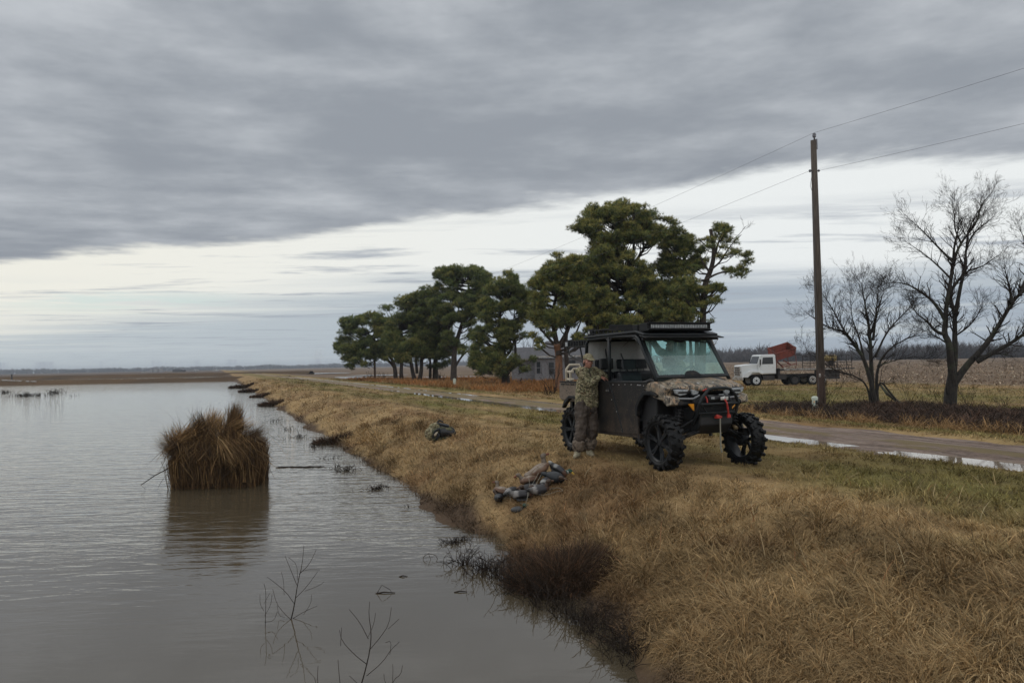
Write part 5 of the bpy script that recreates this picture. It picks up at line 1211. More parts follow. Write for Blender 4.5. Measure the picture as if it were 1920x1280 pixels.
# wheels: hub with tyre and rim
RW = .425
def make_wheel():
    hb = MB(); hb.lathe([(.01, -.075), (.045, -.075), (.05, -.06), (.085, -.05), (.10, .02), (.10, .09), (.05, .10), (.01, .10)], 18)
    hub = hb.build('wheel', M['rim'], U, smooth=False, bevel=.004)
    t_ = MB(); t_.lathe([(.300, -.095), (.330, -.112), (.372, -.108), (.392, -.09), (.398, -.04), (.400, 0), (.398, .04), (.392, .09), (.372, .108), (.330, .112), (.300, .095), (.308, 0)], 60, closed=True)
    n = 20
    for k in range(n):
        a = 2*math.pi*k/n
        for sy, off in ((-1, 0.0), (1, .5)):
            b = a+off*2*math.pi/n; rt = Matrix.Rotation(-b, 3, 'Y')
            big = k % 2
            for (dx, y0, y1, r0, r1, w0) in (((0, .012, .066, .385, .428, .050), (.022, .060, .118, .372, .420, .052)) if big else ((0, .03, .085, .385, .428, .052), (.02, .08, .128, .362, .418, .045))):
                ca = b+dx/.4; rt = Matrix.Rotation(-ca, 3, 'Y')
                rr = (r0+r1)/2; c = rt @ Vector((rr, sy*(y0+y1)/2, 0)); 
                tw = Matrix.Rotation(sy*.25, 3, 'X')
                t_.box(c, (r1-r0, y1-y0, w0), rt @ tw)
            ca = b+.1; rt = Matrix.Rotation(-ca, 3, 'Y'); t_.box(rt @ Vector((.36, sy*.112, 0)), (.05, .014, .035), rt)
    ty = t_.build('tyre', M['rubber'], hub, smooth=False, bevel=.005, bseg=1)
    r_ = MB(); r_.lathe([(.302, -.098), (.306, -.085), (.288, -.078), (.282, -.02), (.282, .085), (.304, .095), (.300, .10), (.276, .088), (.274, -.02), (.270, -.075), (.292, -.098)], 48, closed=True)
    for k in range(6):
        a = k*math.pi/3
        for d in (-.10, .10):
            rt = Matrix.Rotation(-(a+d*.3), 3, 'Y'); p0 = rt @ Vector((.06, -.055, 0)); rt2 = Matrix.Rotation(-(a+d), 3, 'Y'); p1 = rt2 @ Vector((.282, -.070, 0))
            r_.tube([p0, p0.lerp(p1, .5)+Vector((0, .010, 0)), p1], [.028, .022, .021], 4)
    for k in range(24): a = 2*math.pi*k/24; r_.lathe([(.006, -.104), (.006, -.09)], 6, (.293*math.cos(a), 0, .293*math.sin(a)))
    ri = r_.build('rim', M['rim'], hub)
    return hub
w0 = make_wheel()
TR = .80; AX = -2.98
w0.location = (0, -TR, RW); w0.rotation_euler = (0, .3, 0)
for (x, y, rz, ry) in ((0, TR-.08, math.pi, .1), (AX, -TR+.02, 0, 1.0), (AX, TR-.02, math.pi, .6)):
    c = copy_tree(w0, U); c.location = (x, y, RW); c.rotation_euler = (0, ry, rz)
    gz = zw(*up(x, y)[:2]); c.location.z = RW+gz-U.location.z-.005
w0.location.z = RW+zw(*up(0, -TR)[:2])-U.location.z-.01
# frame, belly and suspension
b = MB(); b.b2(-3.5, -.2, -.36, .36, .50, .64); b.prism([(-.3, .50), (.12, .52), (.26, .66), (.26, .80), (-.3, .80)], -.30, .30); b.b2(-2.5, -.75, -.68, .68, .44, .50); b.build('underbody', M['black'], U, bevel=.02)
for sy in (-1, 1):
    for ax in (0, AX):
        b = MB()
        for dx in (-.22, .20):
            b.tube([(ax+dx, sy*.28, .56), (ax+dx*.4, sy*.5, .47), (ax, sy*.70, .36)], .022, 8)
            b.tube([(ax+dx, sy*.26, .80), (ax, sy*.68, .53)], .018, 8)
        b.tube([(ax, sy*.2, .62), (ax, sy*.70, .44)], .024, 8)
        b.b2(ax-.07, ax+.07, sy*.66, sy*.74, .32, .56)
        if ax == 0: b.tube([(.14, sy*.2, .60), (.12, sy*.68, .46)], .014, 6)
        b.build('suspension_arm', M['plastic'], U)
for sy in (-1, 1):
    for ax in (0.02, AX):
        s_ = MB(); p0 = Vector((ax, sy*.48, 1.02)); p1 = Vector((ax, sy*.56, .52)); s_.tube([p0, p1], .022, 8)
        pts = []
        for i in range(97):
            k = i/96; a = k*2*math.pi*7; q = p0.lerp(p1, .05+.72*k); pts.append(q+Vector((math.cos(a)*.052, math.sin(a)*.052, 0)))
        s_.tube(pts, .011, 5); sh = s_.build('shock', M['black'], U, smooth=True)
        s_ = MB(); s_.tube([p0.lerp(p1, .78), p0.lerp(p1, .95)], [.05, .035], 12); s_.build('collar', M['gold'], sh, smooth=True)
# dark inner wheel wells
b = MB(); b.b2(-.80, -.74, -.66, .66, .52, 1.25); b.b2(-.74, .0, -.34, .34, .66, 1.10); b.b2(AX-.5, AX+.55, -.45, .45, .60, .93); b.build('inner_panel', M['black'], U)
# doors and lower side
for sy in (-1, 1):
    y0, y1 = sy*.700, sy*.735
    fd = [(-.47, 1.335), (-.60, 1.19), (-.72, 1.06), (-.80, .92), (-.82, .80), (-.82, .46), (-1.30, .435), (-1.50, .88), (-1.60, 1.10), (-1.77, 1.315)]
    d_ = MB(); d_.prism(fd, y0, y1); dd = d_.build('front_door', M['dirty'], U, bevel=.008)
    rdp = [(-1.79, 1.315), (-1.62, 1.10), (-1.52, .88), (-1.325, .435), (-2.17, .425), (-2.36, .68), (-2.50, .90), (-2.60, 1.10), (-2.63, 1.315)]
    d_ = MB(); d_.prism(rdp, y0, y1); rd_ = d_.build('rear_door', M['dirty'], U, bevel=.008)
    if sy > 0:      # the far rear door stands open, hinged at its rear edge
        hz = Vector((-2.62, .72, 0)); rt = Matrix.Rotation(R(100), 4, 'Z'); rd_.matrix_local = Matrix.Translation(hz) @ rt @ Matrix.Translation(-hz)
    t_ = MB()
    t_.tube([(-.50, sy*.737, 1.325), (-1.76, sy*.737, 1.308)], .012, 6); t_.tube([(-1.30, sy*.737, .45), (-1.51, sy*.737, .88), (-1.61, sy*.737, 1.10), (-1.76, sy*.737, 1.30)], .010, 6); t_.build('edge_trim', M['frame'], dd)
    for (x, z) in ((-.62, 1.26), (-.80, 1.27), (-1.0, 1.27), (-1.2, 1.27), (-1.4, 1.26), (-1.6, 1.26), (-1.66, 1.0), (-1.5, .8), (-1.34, .52)):
        l = MB(); l.lathe([(.010, sy*.735), (.009, sy*.742), (.004, sy*.744)], 8, (x, 0, z)); l.build('rivet', M['chrome'], dd)
    l = MB(); l.b2(-.80, -.70, sy*.735, sy*.739, 1.262, 1.276); l.build('nameplate', M['grey'], dd)
    l = MB(); l.b2(-1.80, -1.70, sy*.735, sy*.765, 1.12, 1.19); l.b2(-1.79, -1.74, sy*.76, sy*.78, 1.13, 1.18); l.build('handle', M['black'], rd_, bevel=.006)
    l = MB(); l.b2(-1.765, -1.75, sy*.775, sy*.79, 1.14, 1.17); l.b2(-1.73, -1.715, sy*.762, sy*.775, 1.14, 1.17); l.build('latch', M['chrome'], rd_)
    l = MB(); l.prism([(-.80, .47), (-.80, .40), (-2.25, .37), (-2.25, .44)], sy*.62, sy*.72); l.build('sill', M['dirty'], U, bevel=.01)
    l = MB(); l.tube([(-.84, sy*.70, .46), (-.83, sy*.70, .36)], .03, 8); l.build('sill_end', M['black'], U)
# cab frame
b = MB()
for sy in (-1, 1):
    b.tube([(-.30, sy*.70, 1.34), (-.56, sy*.70, 1.69), (-.80, sy*.69, 2.02), (-.90, sy*.68, 2.075), (-1.75, sy*.68, 2.095), (-2.55, sy*.68, 2.075), (-2.63, sy*.69, 2.0), (-2.65, sy*.70, 1.30)], .032, 8)
    b.tube([(-1.79, sy*.69, 1.30), (-1.78, sy*.69, 2.09)], .030, 8)
    b.tube([(-2.64, sy*.69, 1.75), (-2.2, sy*.69, 1.32)], .018, 8)
    b.tube([(-1.78, sy*.69, 2.0), (-1.68, sy*.69, 2.08)], .02, 6); b.tube([(-1.78, sy*.69, 2.0), (-1.88, sy*.69, 2.08)], .02, 6)
    b.tube([(-.94, sy*.69, 2.06), (-.78, sy*.69, 1.93)], .02, 6)
for x, z in ((-.88, 2.075), (-1.78, 2.09), (-2.6, 2.06)): b.tube([(x, -.68, z), (x, .68, z)], .028, 8)
b.tube([(-2.64, -.69, 1.33), (-2.64, .69, 1.33)], .03, 8); b.tube([(-1.79, -.69, 1.33), (-1.79, .69, 1.33)], .03, 8); b.tube([(-2.64, -.66, 1.36), (-2.62, .2, 2.04)], .012, 6)
b.build('roll_cage', M['frame'], U, smooth=True)
b = MB(); b.prism([(-2.70, 2.10), (-.86, 2.125), (-.70, 2.09), (-.60, 2.075), (-.60, 2.10), (-.70, 2.125), (-.88, 2.16), (-2.68, 2.135)], -.73, .73); b.build('roof', M['frame'], U, bevel=.01)
b = MB(); b.b2(-.66, -.60, -.735, .735, 1.995, 2.075); b.prism([(-.70, 2.06), (-.48, 2.02), (-.47, 2.035), (-.68, 2.085)], -.76, .76); b.build('visor', M['plastic'], U, bevel=.006)
# light bar and roof rails
b = MB()
b.prism([(-.90, 2.145), (-.60, 2.145), (-.57, 2.165), (-.57, 2.175), (-.62, 2.18), (-.62, 2.265), (-.56, 2.270), (-.56, 2.285), (-.90, 2.265)], -.64, .60)
b.prism([(-.64, -.90), (-.80, -1.25), (-.80, -1.22)], 2.15, 2.25, 'xy')
lb = b.build('light_bar', M['plastic'], U, bevel=.006)
b = MB(); b.b2(-.618, -.600, -.60, .52, 2.185, 2.255); b.build('lamp_strip', M['black'], lb)
for i in range(34):
    y = -.585+i*.0325; b = MB(); b.b2(-.602, -.590, y, y+.019, 2.192, 2.248); b.build('lens', M['lens'], lb, label=None)
b = MB()
for sy in (-1, 1):
    b.b2(-2.58, -.90, sy*.61, sy*.64, 2.14, 2.17); b.b2(-2.58, -.90, sy*.61, sy*.64, 2.225, 2.245)
    for i in range(8): b.b2(-2.42+i*.16, -2.40+i*.16, sy*.612, sy*.638, 2.165, 2.228)
    b.b2(-1.35, -.90, sy*.60, sy*.655, 2.15, 2.26); b.b2(-2.66, -2.46, sy*.60, sy*.655, 2.14, 2.27)
b.build('roof_rack', M['plastic'], U, bevel=.005)
for sy in (-1, 1):
    for x in (-1.12, -2.56):
        b = MB(); b.b2(x-.05, x+.05, sy*.655, sy*.668, 2.165, 2.245); q = b.build('side_lamp', M['black'], U); b = MB(); b.b2(x-.028, x+.02, sy*.668, sy*.674, 2.18, 2.232); b.build('lens', M['lens'], q)
# rear rack over the cargo bed
b = MB()
for sy in (-1, 1):
    b.b2(-3.62, -2.70, sy*.62, sy*.65, 2.065, 2.085); b.b2(-3.62, -2.70, sy*.62, sy*.65, 1.955, 1.975)
    for i in range(9): b.b2(-3.60+i*.11, -3.575+i*.11, sy*.622, sy*.648, 1.97, 2.07)
    b.tube([(-3.55, sy*.63, 1.96), (-3.45, sy*.64, 1.80), (-2.68, sy*.66, 1.62)], .016, 6); b.tube([(-3.0, sy*.64, 1.96), (-2.72, sy*.66, 1.36)], .018, 6); b.tube([(-2.72, sy*.63, 2.02), (-2.6, sy*.66, 2.07)], .03, 6)
b.b2(-3.64, -3.60, -.65, .65, 1.955, 2.085); b.build('rear_rack', M['plastic'], U)
b = MB(); b.b2(-3.57, -3.49, -.668, -.65, 1.98, 2.06); b.build('side_lamp', M['lens'], U)
# windshield
def wsp(y, k, off=0.0):
    return Vector((-.315-.485*k+off, y, 1.375+.655*k+off*.7))
b = MB(); fw = .055
def wframe(yo, ko, yi, ki, off, th):
    vs = []; 
    for o_ in (0, th):
        for (y, k) in ((-yo, ko[0]), (yo, ko[0]), (yo, ko[1]), (-yo, ko[1]), (-yi, ki[0]), (yi, ki[0]), (yi, ki[1]), (-yi, ki[1])): vs.append(wsp(y*(1-.04*k), k, off+o_))
    fs = []
    for i in range(4):
        j = (i+1) % 4; fs += [(i, j, j+4, i+4), (i+8, i+12, j+12, j+8), (i, i+8, j+8, j), (i+4, j+4, j+12, i+12)]
    return vs, fs
b.add(*wframe(.700, (0, 1.0), .645, (.065, .935), 0.0, .025)); wf = b.build('windshield_frame', M['frame'], U, bevel=.006)
b = MB(); vs = [wsp(s*.66*(1-.04*k), k, o_) for o_ in (.008, .014) for (s, k) in ((-1, .05), (1, .05), (1, .95), (-1, .95))]
b.add(vs, [(0, 1, 2, 3), (7, 6, 5, 4), (0, 4, 5, 1), (1, 5, 6, 2), (2, 6, 7, 3), (3, 7, 4, 0)]); b.build('windshield', M['glass'], U)
b = MB()
for yc in (-.36, .40):
    pts = [(-.13, 1.0), (.13, 1.0), (.10, .93), (.05, .905), (-.05, .905), (-.10, .93)]
    vs = [wsp(yc+a, k, o_) for o_ in (.024, .040) for a, k in pts]; n = len(pts); b.add(vs, [tuple(range(n)), tuple(range(2*n-1, n-1, -1))]+[(i, (i+1) % n, (i+1) % n+n, i+n) for i in range(n)])
    b.box(wsp(yc, .985, .045), (.05, .09, .06))
pts = [(-.16, 0.03), (.16, .03), (.09, .12), (.05, .14), (-.07, .14), (-.11, .12)]
vs = [wsp(a, k, o_) for o_ in (.018, .034) for a, k in pts]; n = len(pts); b.add(vs, [tuple(range(n)), tuple(range(2*n-1, n-1, -1))]+[(i, (i+1) % n, (i+1) % n+n, i+n) for i in range(n)])
pts = [(-.12, .97), (.25, .97), (.16, .90), (.09, .865), (-.02, .875), (-.08, .91)]
vs = [wsp(a, k, o_) for o_ in (.018, .030) for a, k in pts]; n = len(pts); b.add(vs, [tuple(range(n)), tuple(range(2*n-1, n-1, -1))]+[(i, (i+1) % n, (i+1) % n+n, i+n) for i in range(n)])
b.build('mounting_plate', M['plastic'], U)
b = MB(); b.tube([wsp(.0, .93, .05), wsp(.28, .87, .06), wsp(.60, .83, .04)], [.012, .010, .006], 6); b.tube([wsp(.0, .92, .045), wsp(.42, .86, .05)], .018, 6); b.box(wsp(.03, .93, .05), (.04, .10, .04)); b.build('wiper', M['black'], U)
# cab interior
b = MB(); b.prism([(-.34, 1.33), (-.55, 1.38), (-.78, 1.33), (-.82, 1.1), (-.75, .6), (-.4, .6)], -.66, .66); b.build('dashboard', M['black'], U, bevel=.02)
b = MB(); cst = Vector((-.92, .36, 1.40)); rt = Matrix.Rotation(R(-62), 3, 'Y')
pts = [cst+rt @ Vector((math.cos(a)*.17, math.sin(a)*.17, 0)) for a in np.linspace(0, 2*math.pi, 25)]; b.tube(pts, .016, 8)
for a in (.5, 2.6, 4.7): b.tube([cst, cst+rt @ Vector((math.cos(a)*.17, math.sin(a)*.17, 0))], .012, 6)
b.tube([cst, (-.62, .36, 1.2)], .03, 8); b.build('steering_wheel', M['black'], U, smooth=True)
def seat(x, y, nm='seat'):
    s_ = MB(); s_.prism([(x, .84), (x, .96), (x-.5, .93), (x-.5, .80)], y-.23, y+.23); st_ = s_.build(nm, M['seat'], U, bevel=.04)
    s_ = MB(); s_.prism([(x-.42, .92), (x-.50, .92), (x-.62, 1.42), (x-.60, 1.47), (x-.55, 1.48), (x-.50, 1.42)], y-.22, y+.22); s_.build('backrest', M['seat'], st_, bevel=.03)
    s_ = MB(); s_.prism([(x-.535, 1.52), (x-.60, 1.52), (x-.63, 1.66), (x-.60, 1.70), (x-.56, 1.68)], y-.12, y+.12); s_.tube([(x-.57, y-.07, 1.40), (x-.58, y-.07, 1.55)], .008, 6); s_.tube([(x-.57, y+.07, 1.40), (x-.58, y+.07, 1.55)], .008, 6); s_.build('headrest', M['seat'], st_, bevel=.02)
    return st_
for y in (-.42, .42): s0 = seat(-1.02, y)
for y in (-.42, 0.04, .42): seat(-1.98, y)
b = MB(); b.b2(-1.60, -1.50, -.6, .6, .9, 1.28); b.build('seat_back_panel', M['black'], U, bevel=.03)
b = MB(); b.b2(-2.622, -2.612, -.66, .66, 1.35, 2.05); b.build('rear_window', M['vinyl'], U)
b = MB(); b.tube([(-1.80, -.45, 1.80), (-1.55, -.42, 1.35), (-1.30, -.40, 1.1)], .012, 4); b.tube([(-1.80, .5, 1.9), (-1.55, .42, 1.35)], .012, 4); b.tube([(-2.62, -.3, 1.9), (-2.5, -.3, 1.5)], .014, 4); b.build('seat_belt', M['black'], U)
b = MB(); b.box((-2.25, -.5, 1.62), (.10, .26, .20)); b.build('speaker', M['black'], U, bevel=.02); b = MB(); b.ell((-1.86, -.25, 1.58), (.10, .16, .05)); b.build('gear_bag', M['black'], U, smooth=True)
# hood: a closed, crowned shell
def hood(u_, v_):
    y = -.71+1.42*v_; k = abs(y)/.71; xf = .17-.30*k**2.6; xr = -.335
    x = xr+(xf-xr)*min(u_/.80, 1)
    prof = 1.365-.02*k**2-(.10*(min(u_/.80, 1))**1.5)-.055*k**5
    prof += .018*math.exp(-((abs(y)-.33)/.09)**2)*(1-.5*u_)
    if u_ > .80:
        q = (u_-.80)/.20; x = xf+.035*math.sin(q*math.pi*.5)-.03*q; prof -= .085*q+.0
    return (x, y, prof)
b = MB(); b.grid(hood, 34, 44); hd_ = b.build('hood', M['camo'], U, smooth=True, solid=.03)
for sy in (-1, 1):
    b = MB(); b.prism([(-.62, 1.30), (-.30, 1.335), (.02, 1.235), (-.02, 1.12), (.02, 1.06), (-.10, 1.03), (-.42, 1.09), (-.62, 1.20)], sy*.60, sy*.735); b.build('fender', M['camo'], U, bevel=.025)
b = MB()
for (y, x) in ((-.18, .06), (.12, .04)): b.box((x, y, 1.298), (.05, .035, .006), Matrix.Rotation(R(25), 3, 'Y'))
b.build('hood_latch', M['chrome'], U)
for sy in (-1, 1):
    b = MB(); outer = [(-.84, .80), (-.86, .96), (-.74, 1.12), (-.58, 1.22), (-.40, 1.225), (-.28, 1.20), (-.20, 1.16)]; inner = [(-.22, 1.12), (-.30, 1.14), (-.42, 1.16), (-.56, 1.15), (-.68, 1.06), (-.77, .94), (-.79, .80)]
    b.prism([(x, z-.04) for x, z in outer+inner], sy*.68, sy*.775); b.build('fender_flare', M['plastic'], U, bevel=.012)
# front fascia
b = MB(); b.prism([(-.35, 1.26), (.10, 1.22), (.13, 1.15), (.05, 1.12), (.10, 1.05), (.14, .98), (.08, .93), (-.35, .98)], -.60, .60); b.prism([(-.2, 1.14), (.14, 1.10), (.20, 1.02), (.20, .86), (.12, .72), (-.2, .72)], -.36, .36); b.build('fascia', M['plastic'], U, bevel=.02)
for sy in (-1, 1):
    b = MB(); b.prism([(sy*.66, 1.215), (sy*.40, 1.205), (sy*.43, 1.135), (sy*.55, 1.115), (sy*.63, 1.15)], .075, .118, 'yz'); b.build('headlight', M['lens'], U, bevel=.01)
    b = MB(); b.prism([(sy*.375, 1.205), (sy*.22, 1.19), (sy*.25, 1.13), (sy*.34, 1.12)], .105, .150, 'yz'); b.build('headlight', M['lens'], U, bevel=.01)
    b = MB(); b.tube([(.08, sy*.62, 1.075), (.15, sy*.34, 1.065), (.19, sy*.25, 1.12)], .016, 6); b.build('marker_strip', M['grey'], U)
    b = MB(); b.prism([(sy*.45, .99), (sy*.33, .99), (sy*.345, .87)], .16, .19, 'yz'); b.build('reflector', M['amber'], U)
    b = MB(); b.prism([(-.05, 1.13), (.10, 1.10), (.12, .98), (.02, .95), (-.08, 1.02)], sy*.55, sy*.74); b.build('lower_fender', M['camo'], U, bevel=.02)
# grille guard
b = MB(); gx = .33
b.tube([(gx-.06, -.36, .84), (gx, -.355, 1.00), (gx+.02, -.30, 1.11), (gx+.02, -.20, 1.205), (gx+.02, -.12, 1.225), (gx+.02, .12, 1.225), (gx+.02, .20, 1.205), (gx+.02, .30, 1.11), (gx, .355, 1.00), (gx-.06, .36, .84)], .026, 10)
b.tube([(gx, -.36, .985), (gx, .36, .985)], .022, 10); b.tube([(gx-.02, -.30, .97), (gx-.10, -.12, .80)], .012, 8); b.tube([(gx-.02, .30, .97), (gx-.10, .12, .80)], .012, 8)
b.tube([(gx-.06, -.36, .84), (.1, -.34, .66)], .024, 8); b.tube([(gx-.06, .36, .84), (.1, .34, .66)], .024, 8); b.tube([(gx-.06, -.36, .845), (gx-.06, .36, .845)], .018, 8)
b.prism([(.10, .54), (.24, .66), (.27, .84), (.22, .84), (.16, .66)], -.31, .31); b.build('grille_guard', M['frame'], U, smooth=False, bevel=.004)
b = MB(); b.lathe([(.055, -.18), (.06, -.17), (.06, -.07), (.045, -.06), (.045, .06), (.06, .07), (.06, .20), (.055, .21)], 18, (.25, .02, 1.06)); wn = b.build('winch', M['black'], U, smooth=False)
b = MB(); b.box((.335, .10, 1.062), (.012, .145, .055)); b.lathe([(.035, .33), (.034, .345), (.018, .35), (.016, .338)], 16, (0, .10, 1.062), 'X'); b.build('fairlead', M['chrome'], wn, bevel=.02)
b = MB(); b.box((.318, -.10, 1.075), (.01, .06, .035)); b.box((.318, .06, 1.125), (.01, .10, .014)); b.build('nameplate', M['lens'], wn)
b = MB(); b.tube([(.345, .10, 1.05), (.375, .115, .99), (.36, .14, .90), (.33, .175, .80)], .014, 6); b.box((.33, .178, .79), (.03, .05, .05)); st_ = b.build('winch_strap', M['red'], wn)
b = MB()
for z, y in ((.985, .122), (.94, .134), (.89, .150), (.85, .162)): b.box((.376-(.985-z)*.28, y, z), (.012, .016, .018), Matrix.Rotation(.3, 3, 'Y'))
b.build('white_lettering', M['lens'], st_)
b = MB(); b.tube([(.31, -.24, 1.12), (.33, -.22, 1.06), (.34, -.22, 1.01)], .012, 6); b.tube([(.30, -.27, 1.19), (.31, -.20, 1.215)], .012, 6); b.build('red_cord', M['red'], U)
b = MB(); b.box((.30, -.01, .775), (.05, .09, .035)); b.box((.32, -.03, .79), (.05, .05, .05), Matrix.Rotation(.6, 3, 'X')); b.tube([(.31, .0, .80), (.31, .06, .775)], .018, 6); b.build('tow_hook', M['red'], U, bevel=.008)
b = MB(); b.tube([(.31, .03, .76), (.30, .035, .55), (.305, .03, .34), (.30, .05, .24)], [.012, .011, .013, .016], 6); b.build('hanging_strap', M['rope'], U)
b = MB()
for q_ in range(16):
    p0 = Vector((-.78-.1*random.random(), .70+random.random()*.05, 1.72+random.random()*.38)); p1 = p0+Vector((random.gauss(0, .05), .05+abs(random.gauss(0, .05)), random.gauss(.03, .07))); b.tube([p0, p0.lerp(p1, .5)+Vector((.02, 0, .02)), p1], .004, 4)
b.prism([(-.62, 1.72), (-.74, 1.74), (-.96, 2.08), (-.84, 2.12)], .71, .75); b.build('brush_strip', M['bed'], U)
# cargo bed
b = MB()
for sy in (-1, 1):
    b.prism([(-2.80, .95), (-2.80, 1.27), (-3.66, 1.27), (-3.72, 1.22), (-3.72, .97), (-3.62, .92), (-3.42, .92), (-3.36, .98), (-2.9, .98)], sy*.70, sy*.755)
b.b2(-3.72, -3.68, -.70, .70, .94, 1.25); b.b2(-2.84, -2.80, -.70, .70, .94, 1.27); b.b2(-3.70, -2.82, -.70, .70, .90, .945); bd = b.build('cargo_bed', M['bed'], U, bevel=.02)
b = MB()
for sy in (-1, 1):
    b.b2(-3.68, -2.82, sy*.69, sy*.765, 1.27, 1.295)
    for i in range(4): b.b2(-3.62+i*.21, -3.46+i*.21, sy*.755, sy*.768, 1.225, 1.25)
b.build('bed_rail', M['plastic'], bd, bevel=.006)
b = MB()
for sy in (-1, 1): b.prism([(-2.45, .92), (-2.62, 1.02), (-3.3, 1.02), (-3.52, .90), (-3.60, .78), (-3.56, .76), (-3.48, .84), (-3.28, .96), (-2.66, .96), (-2.50, .88)], sy*.68, sy*.76)
b.b2(-3.66, -3.55, -.55, .55, .62, .92); b.build('rear_fender_flare', M['plastic'], U, bevel=.01)
b = MB(); b.b2(-3.728, -3.715, -.64, -.56, 1.0, 1.16); b.build('tail_lamp', M['red'], U)
# things riding in the bed
e = empty('plastic_rack', up(-3.42, -.50, .95), UH, 'beige plastic frame standing upright in the cargo bed behind the man', 'frame')
b = MB()
for x, hh in ((-.22, .66), (-.05, .58)):
    b.tube([(x, -.12, 0), (x+.02, -.13, hh-.08), (x+.06, -.08, hh), (x+.12, .10, hh), (x+.14, .14, hh-.1), (x+.14, .15, 0)], .025, 10)
for z in (.2, .35, .5): b.b2(-.20, .10, -.14, -.12, z, z+.05)
b.build('frame', M['beige'], e, smooth=True)
b = MB(); b.ell((0, 0, .12), (.22, .26, .16)); o = b.build('gear_sack', M['black'], smooth=True); o.location = up(-3.25, .2, .95); tag(o, 'black sack lying in the cargo bed', 'sack')

# ------------------------------------------------------------------ people
def figure(name, loc, rz, label, J, garments, face=True):
    e = empty(name, loc, rz, label, 'person')
    return e
def hand(mb, w_, d, up_, side, curl=.5, k=1.0):
    """palm at wrist w_, pointing d, back of hand up_, thumb to side (+1/-1)"""
    d = d.normalized(); s = d.cross(up_).normalized()*side; n = s.cross(d)*side
    n = up_.normalized()
    palm = w_+d*.055*k; mb.cap(w_, w_+d*.02*k, .024*k, .027*k); 
    for i in range(4):
        off = (i-1.5)*.019*k; mb.cap(w_+d*.015*k+s*off*.6, w_+d*.085*k+s*off, .013*k, .0115*k, 8)
        L = (.030, .034, .032, .025)[i]*k*1.15; p = w_+d*.09*k+s*off; dd = d.copy()
        for j in range(3):
            dd = (dd*math.cos(curl)-n*math.sin(curl)).normalized(); q = p+dd*L*(1-.18*j); mb.cap(p, q, .0095*k*(1-.1*j), .0085*k*(1-.1*j), 7); p = q
    p = w_+d*.03*k-s*.024*k; dd = (d*.7-s*.75-n*.2).normalized()
    for j in range(2): q = p+dd*.036*k; mb.cap(p, q, .0115*k, .0095*k, 7); p = q; dd = (dd+d*.5-n*.3).normalized()
def head_mesh(mb, c, f, s, u_, k=1.0):
    """skull centre c, facing f, side s, up u_"""
    Rm = Matrix((s, f, u_)).transposed()
    def at(x, y, z): return c+Rm @ Vector((x*k, y*k, z*k))
    def E(p, r): mb.ell(at(*p), tuple(q*k for q in r), Rm, 16, 12)
    E((0, -.012, .022), (.076, .096, .094)); E((0, .022, -.035), (.060, .070, .078)); E((0, .058, -.088), (.026, .024, .020))
    E((0, .072, -.052), (.034, .022, .024)); E((.040, .052, -.018), (.026, .026, .024)); E((-.040, .052, -.018), (.026, .026, .024))
    mb.cap(at(0, .086, .014), at(0, .108, -.022), .010*k, .0155*k, 8); E((0, .078, .030), (.050, .018, .012))
    for q in (-1, 1): mb.ell(at(q*.078, -.008, -.008), (.010*k, .020*k, .032*k), Rm); E((q*.012, .098, -.026), (.010, .010, .009))
    E((0, .088, -.056), (.024, .010, .006)); E((0, .086, -.066), (.020, .010, .007))
# person one, at the rear door
g1 = P(1094, 856); P1 = empty('person', g1, 0, 'man in camouflage jacket and brown waders with a hand on the rear door', 'person'); kk = g1.y/F
def J(px, py, dy=0.0): 
    d_ = g1.y+dy; v_ = PD(px, py, d_); return Vector((v_.x-g1.x, dy, v_.z-g1.z))
hd = J(1103.0, 677, -.02); fdir = Vector((.30, -.93, -.12)).normalized(); udir = Vector((.05, -.10, 1)); udir = (udir-fdir*udir.dot(fdir)).normalized(); sdir = fdir.cross(udir)
neck = J(1100, 693, .02); shN = J(1088.5, 697, -.08); shF = J(1115, 696, .16); elN = J(1105.5, 719, -.14); wrN = J(1124.5, 706.5, -.02); elF = J(1131, 704, .12); wrF = J(1141, 709, .14)
pel = J(1099, 768, .03); chest = J(1101, 712, .03); hipN = J(1090.5, 768, -.04); hipF = J(1108, 768, .10); knN = J(1090, 805, -.12); knF = J(1110, 803, .02); anN = J(1083, 846, -.10); anF = J(1105, 842, .07)
anN.z = .13; anF.z = .13
bm_ = MB(); head_mesh(bm_, hd, fdir, sdir, udir, 1.06)
bm_.limb([hd+Vector((0, .02, -.05)), neck, chest, pel], [.055, .060, .13, .13]); bm_.limb([neck, shN, elN, wrN], [.055, .055, .042, .027]); bm_.limb([neck, shF, elF, wrF], [.055, .055, .042, .027])
bm_.limb([pel, hipN, knN, anN], [.10, .085, .055, .04]); bm_.limb([pel, hipF, knF, anF], [.10, .085, .055, .04])
hd_dir = Vector((.95, .15, -.22)); hand(bm_, wrN, hd_dir, Vector((.15, -.35, .93)), -1, .32, 1.08); hand(bm_, wrF, Vector((.6, .2, -.5)), Vector((.2, -.3, .9)), 1, .5, 1.0)
bm_.build('body', M['skin'], P1, remesh=.0075, sm=2)
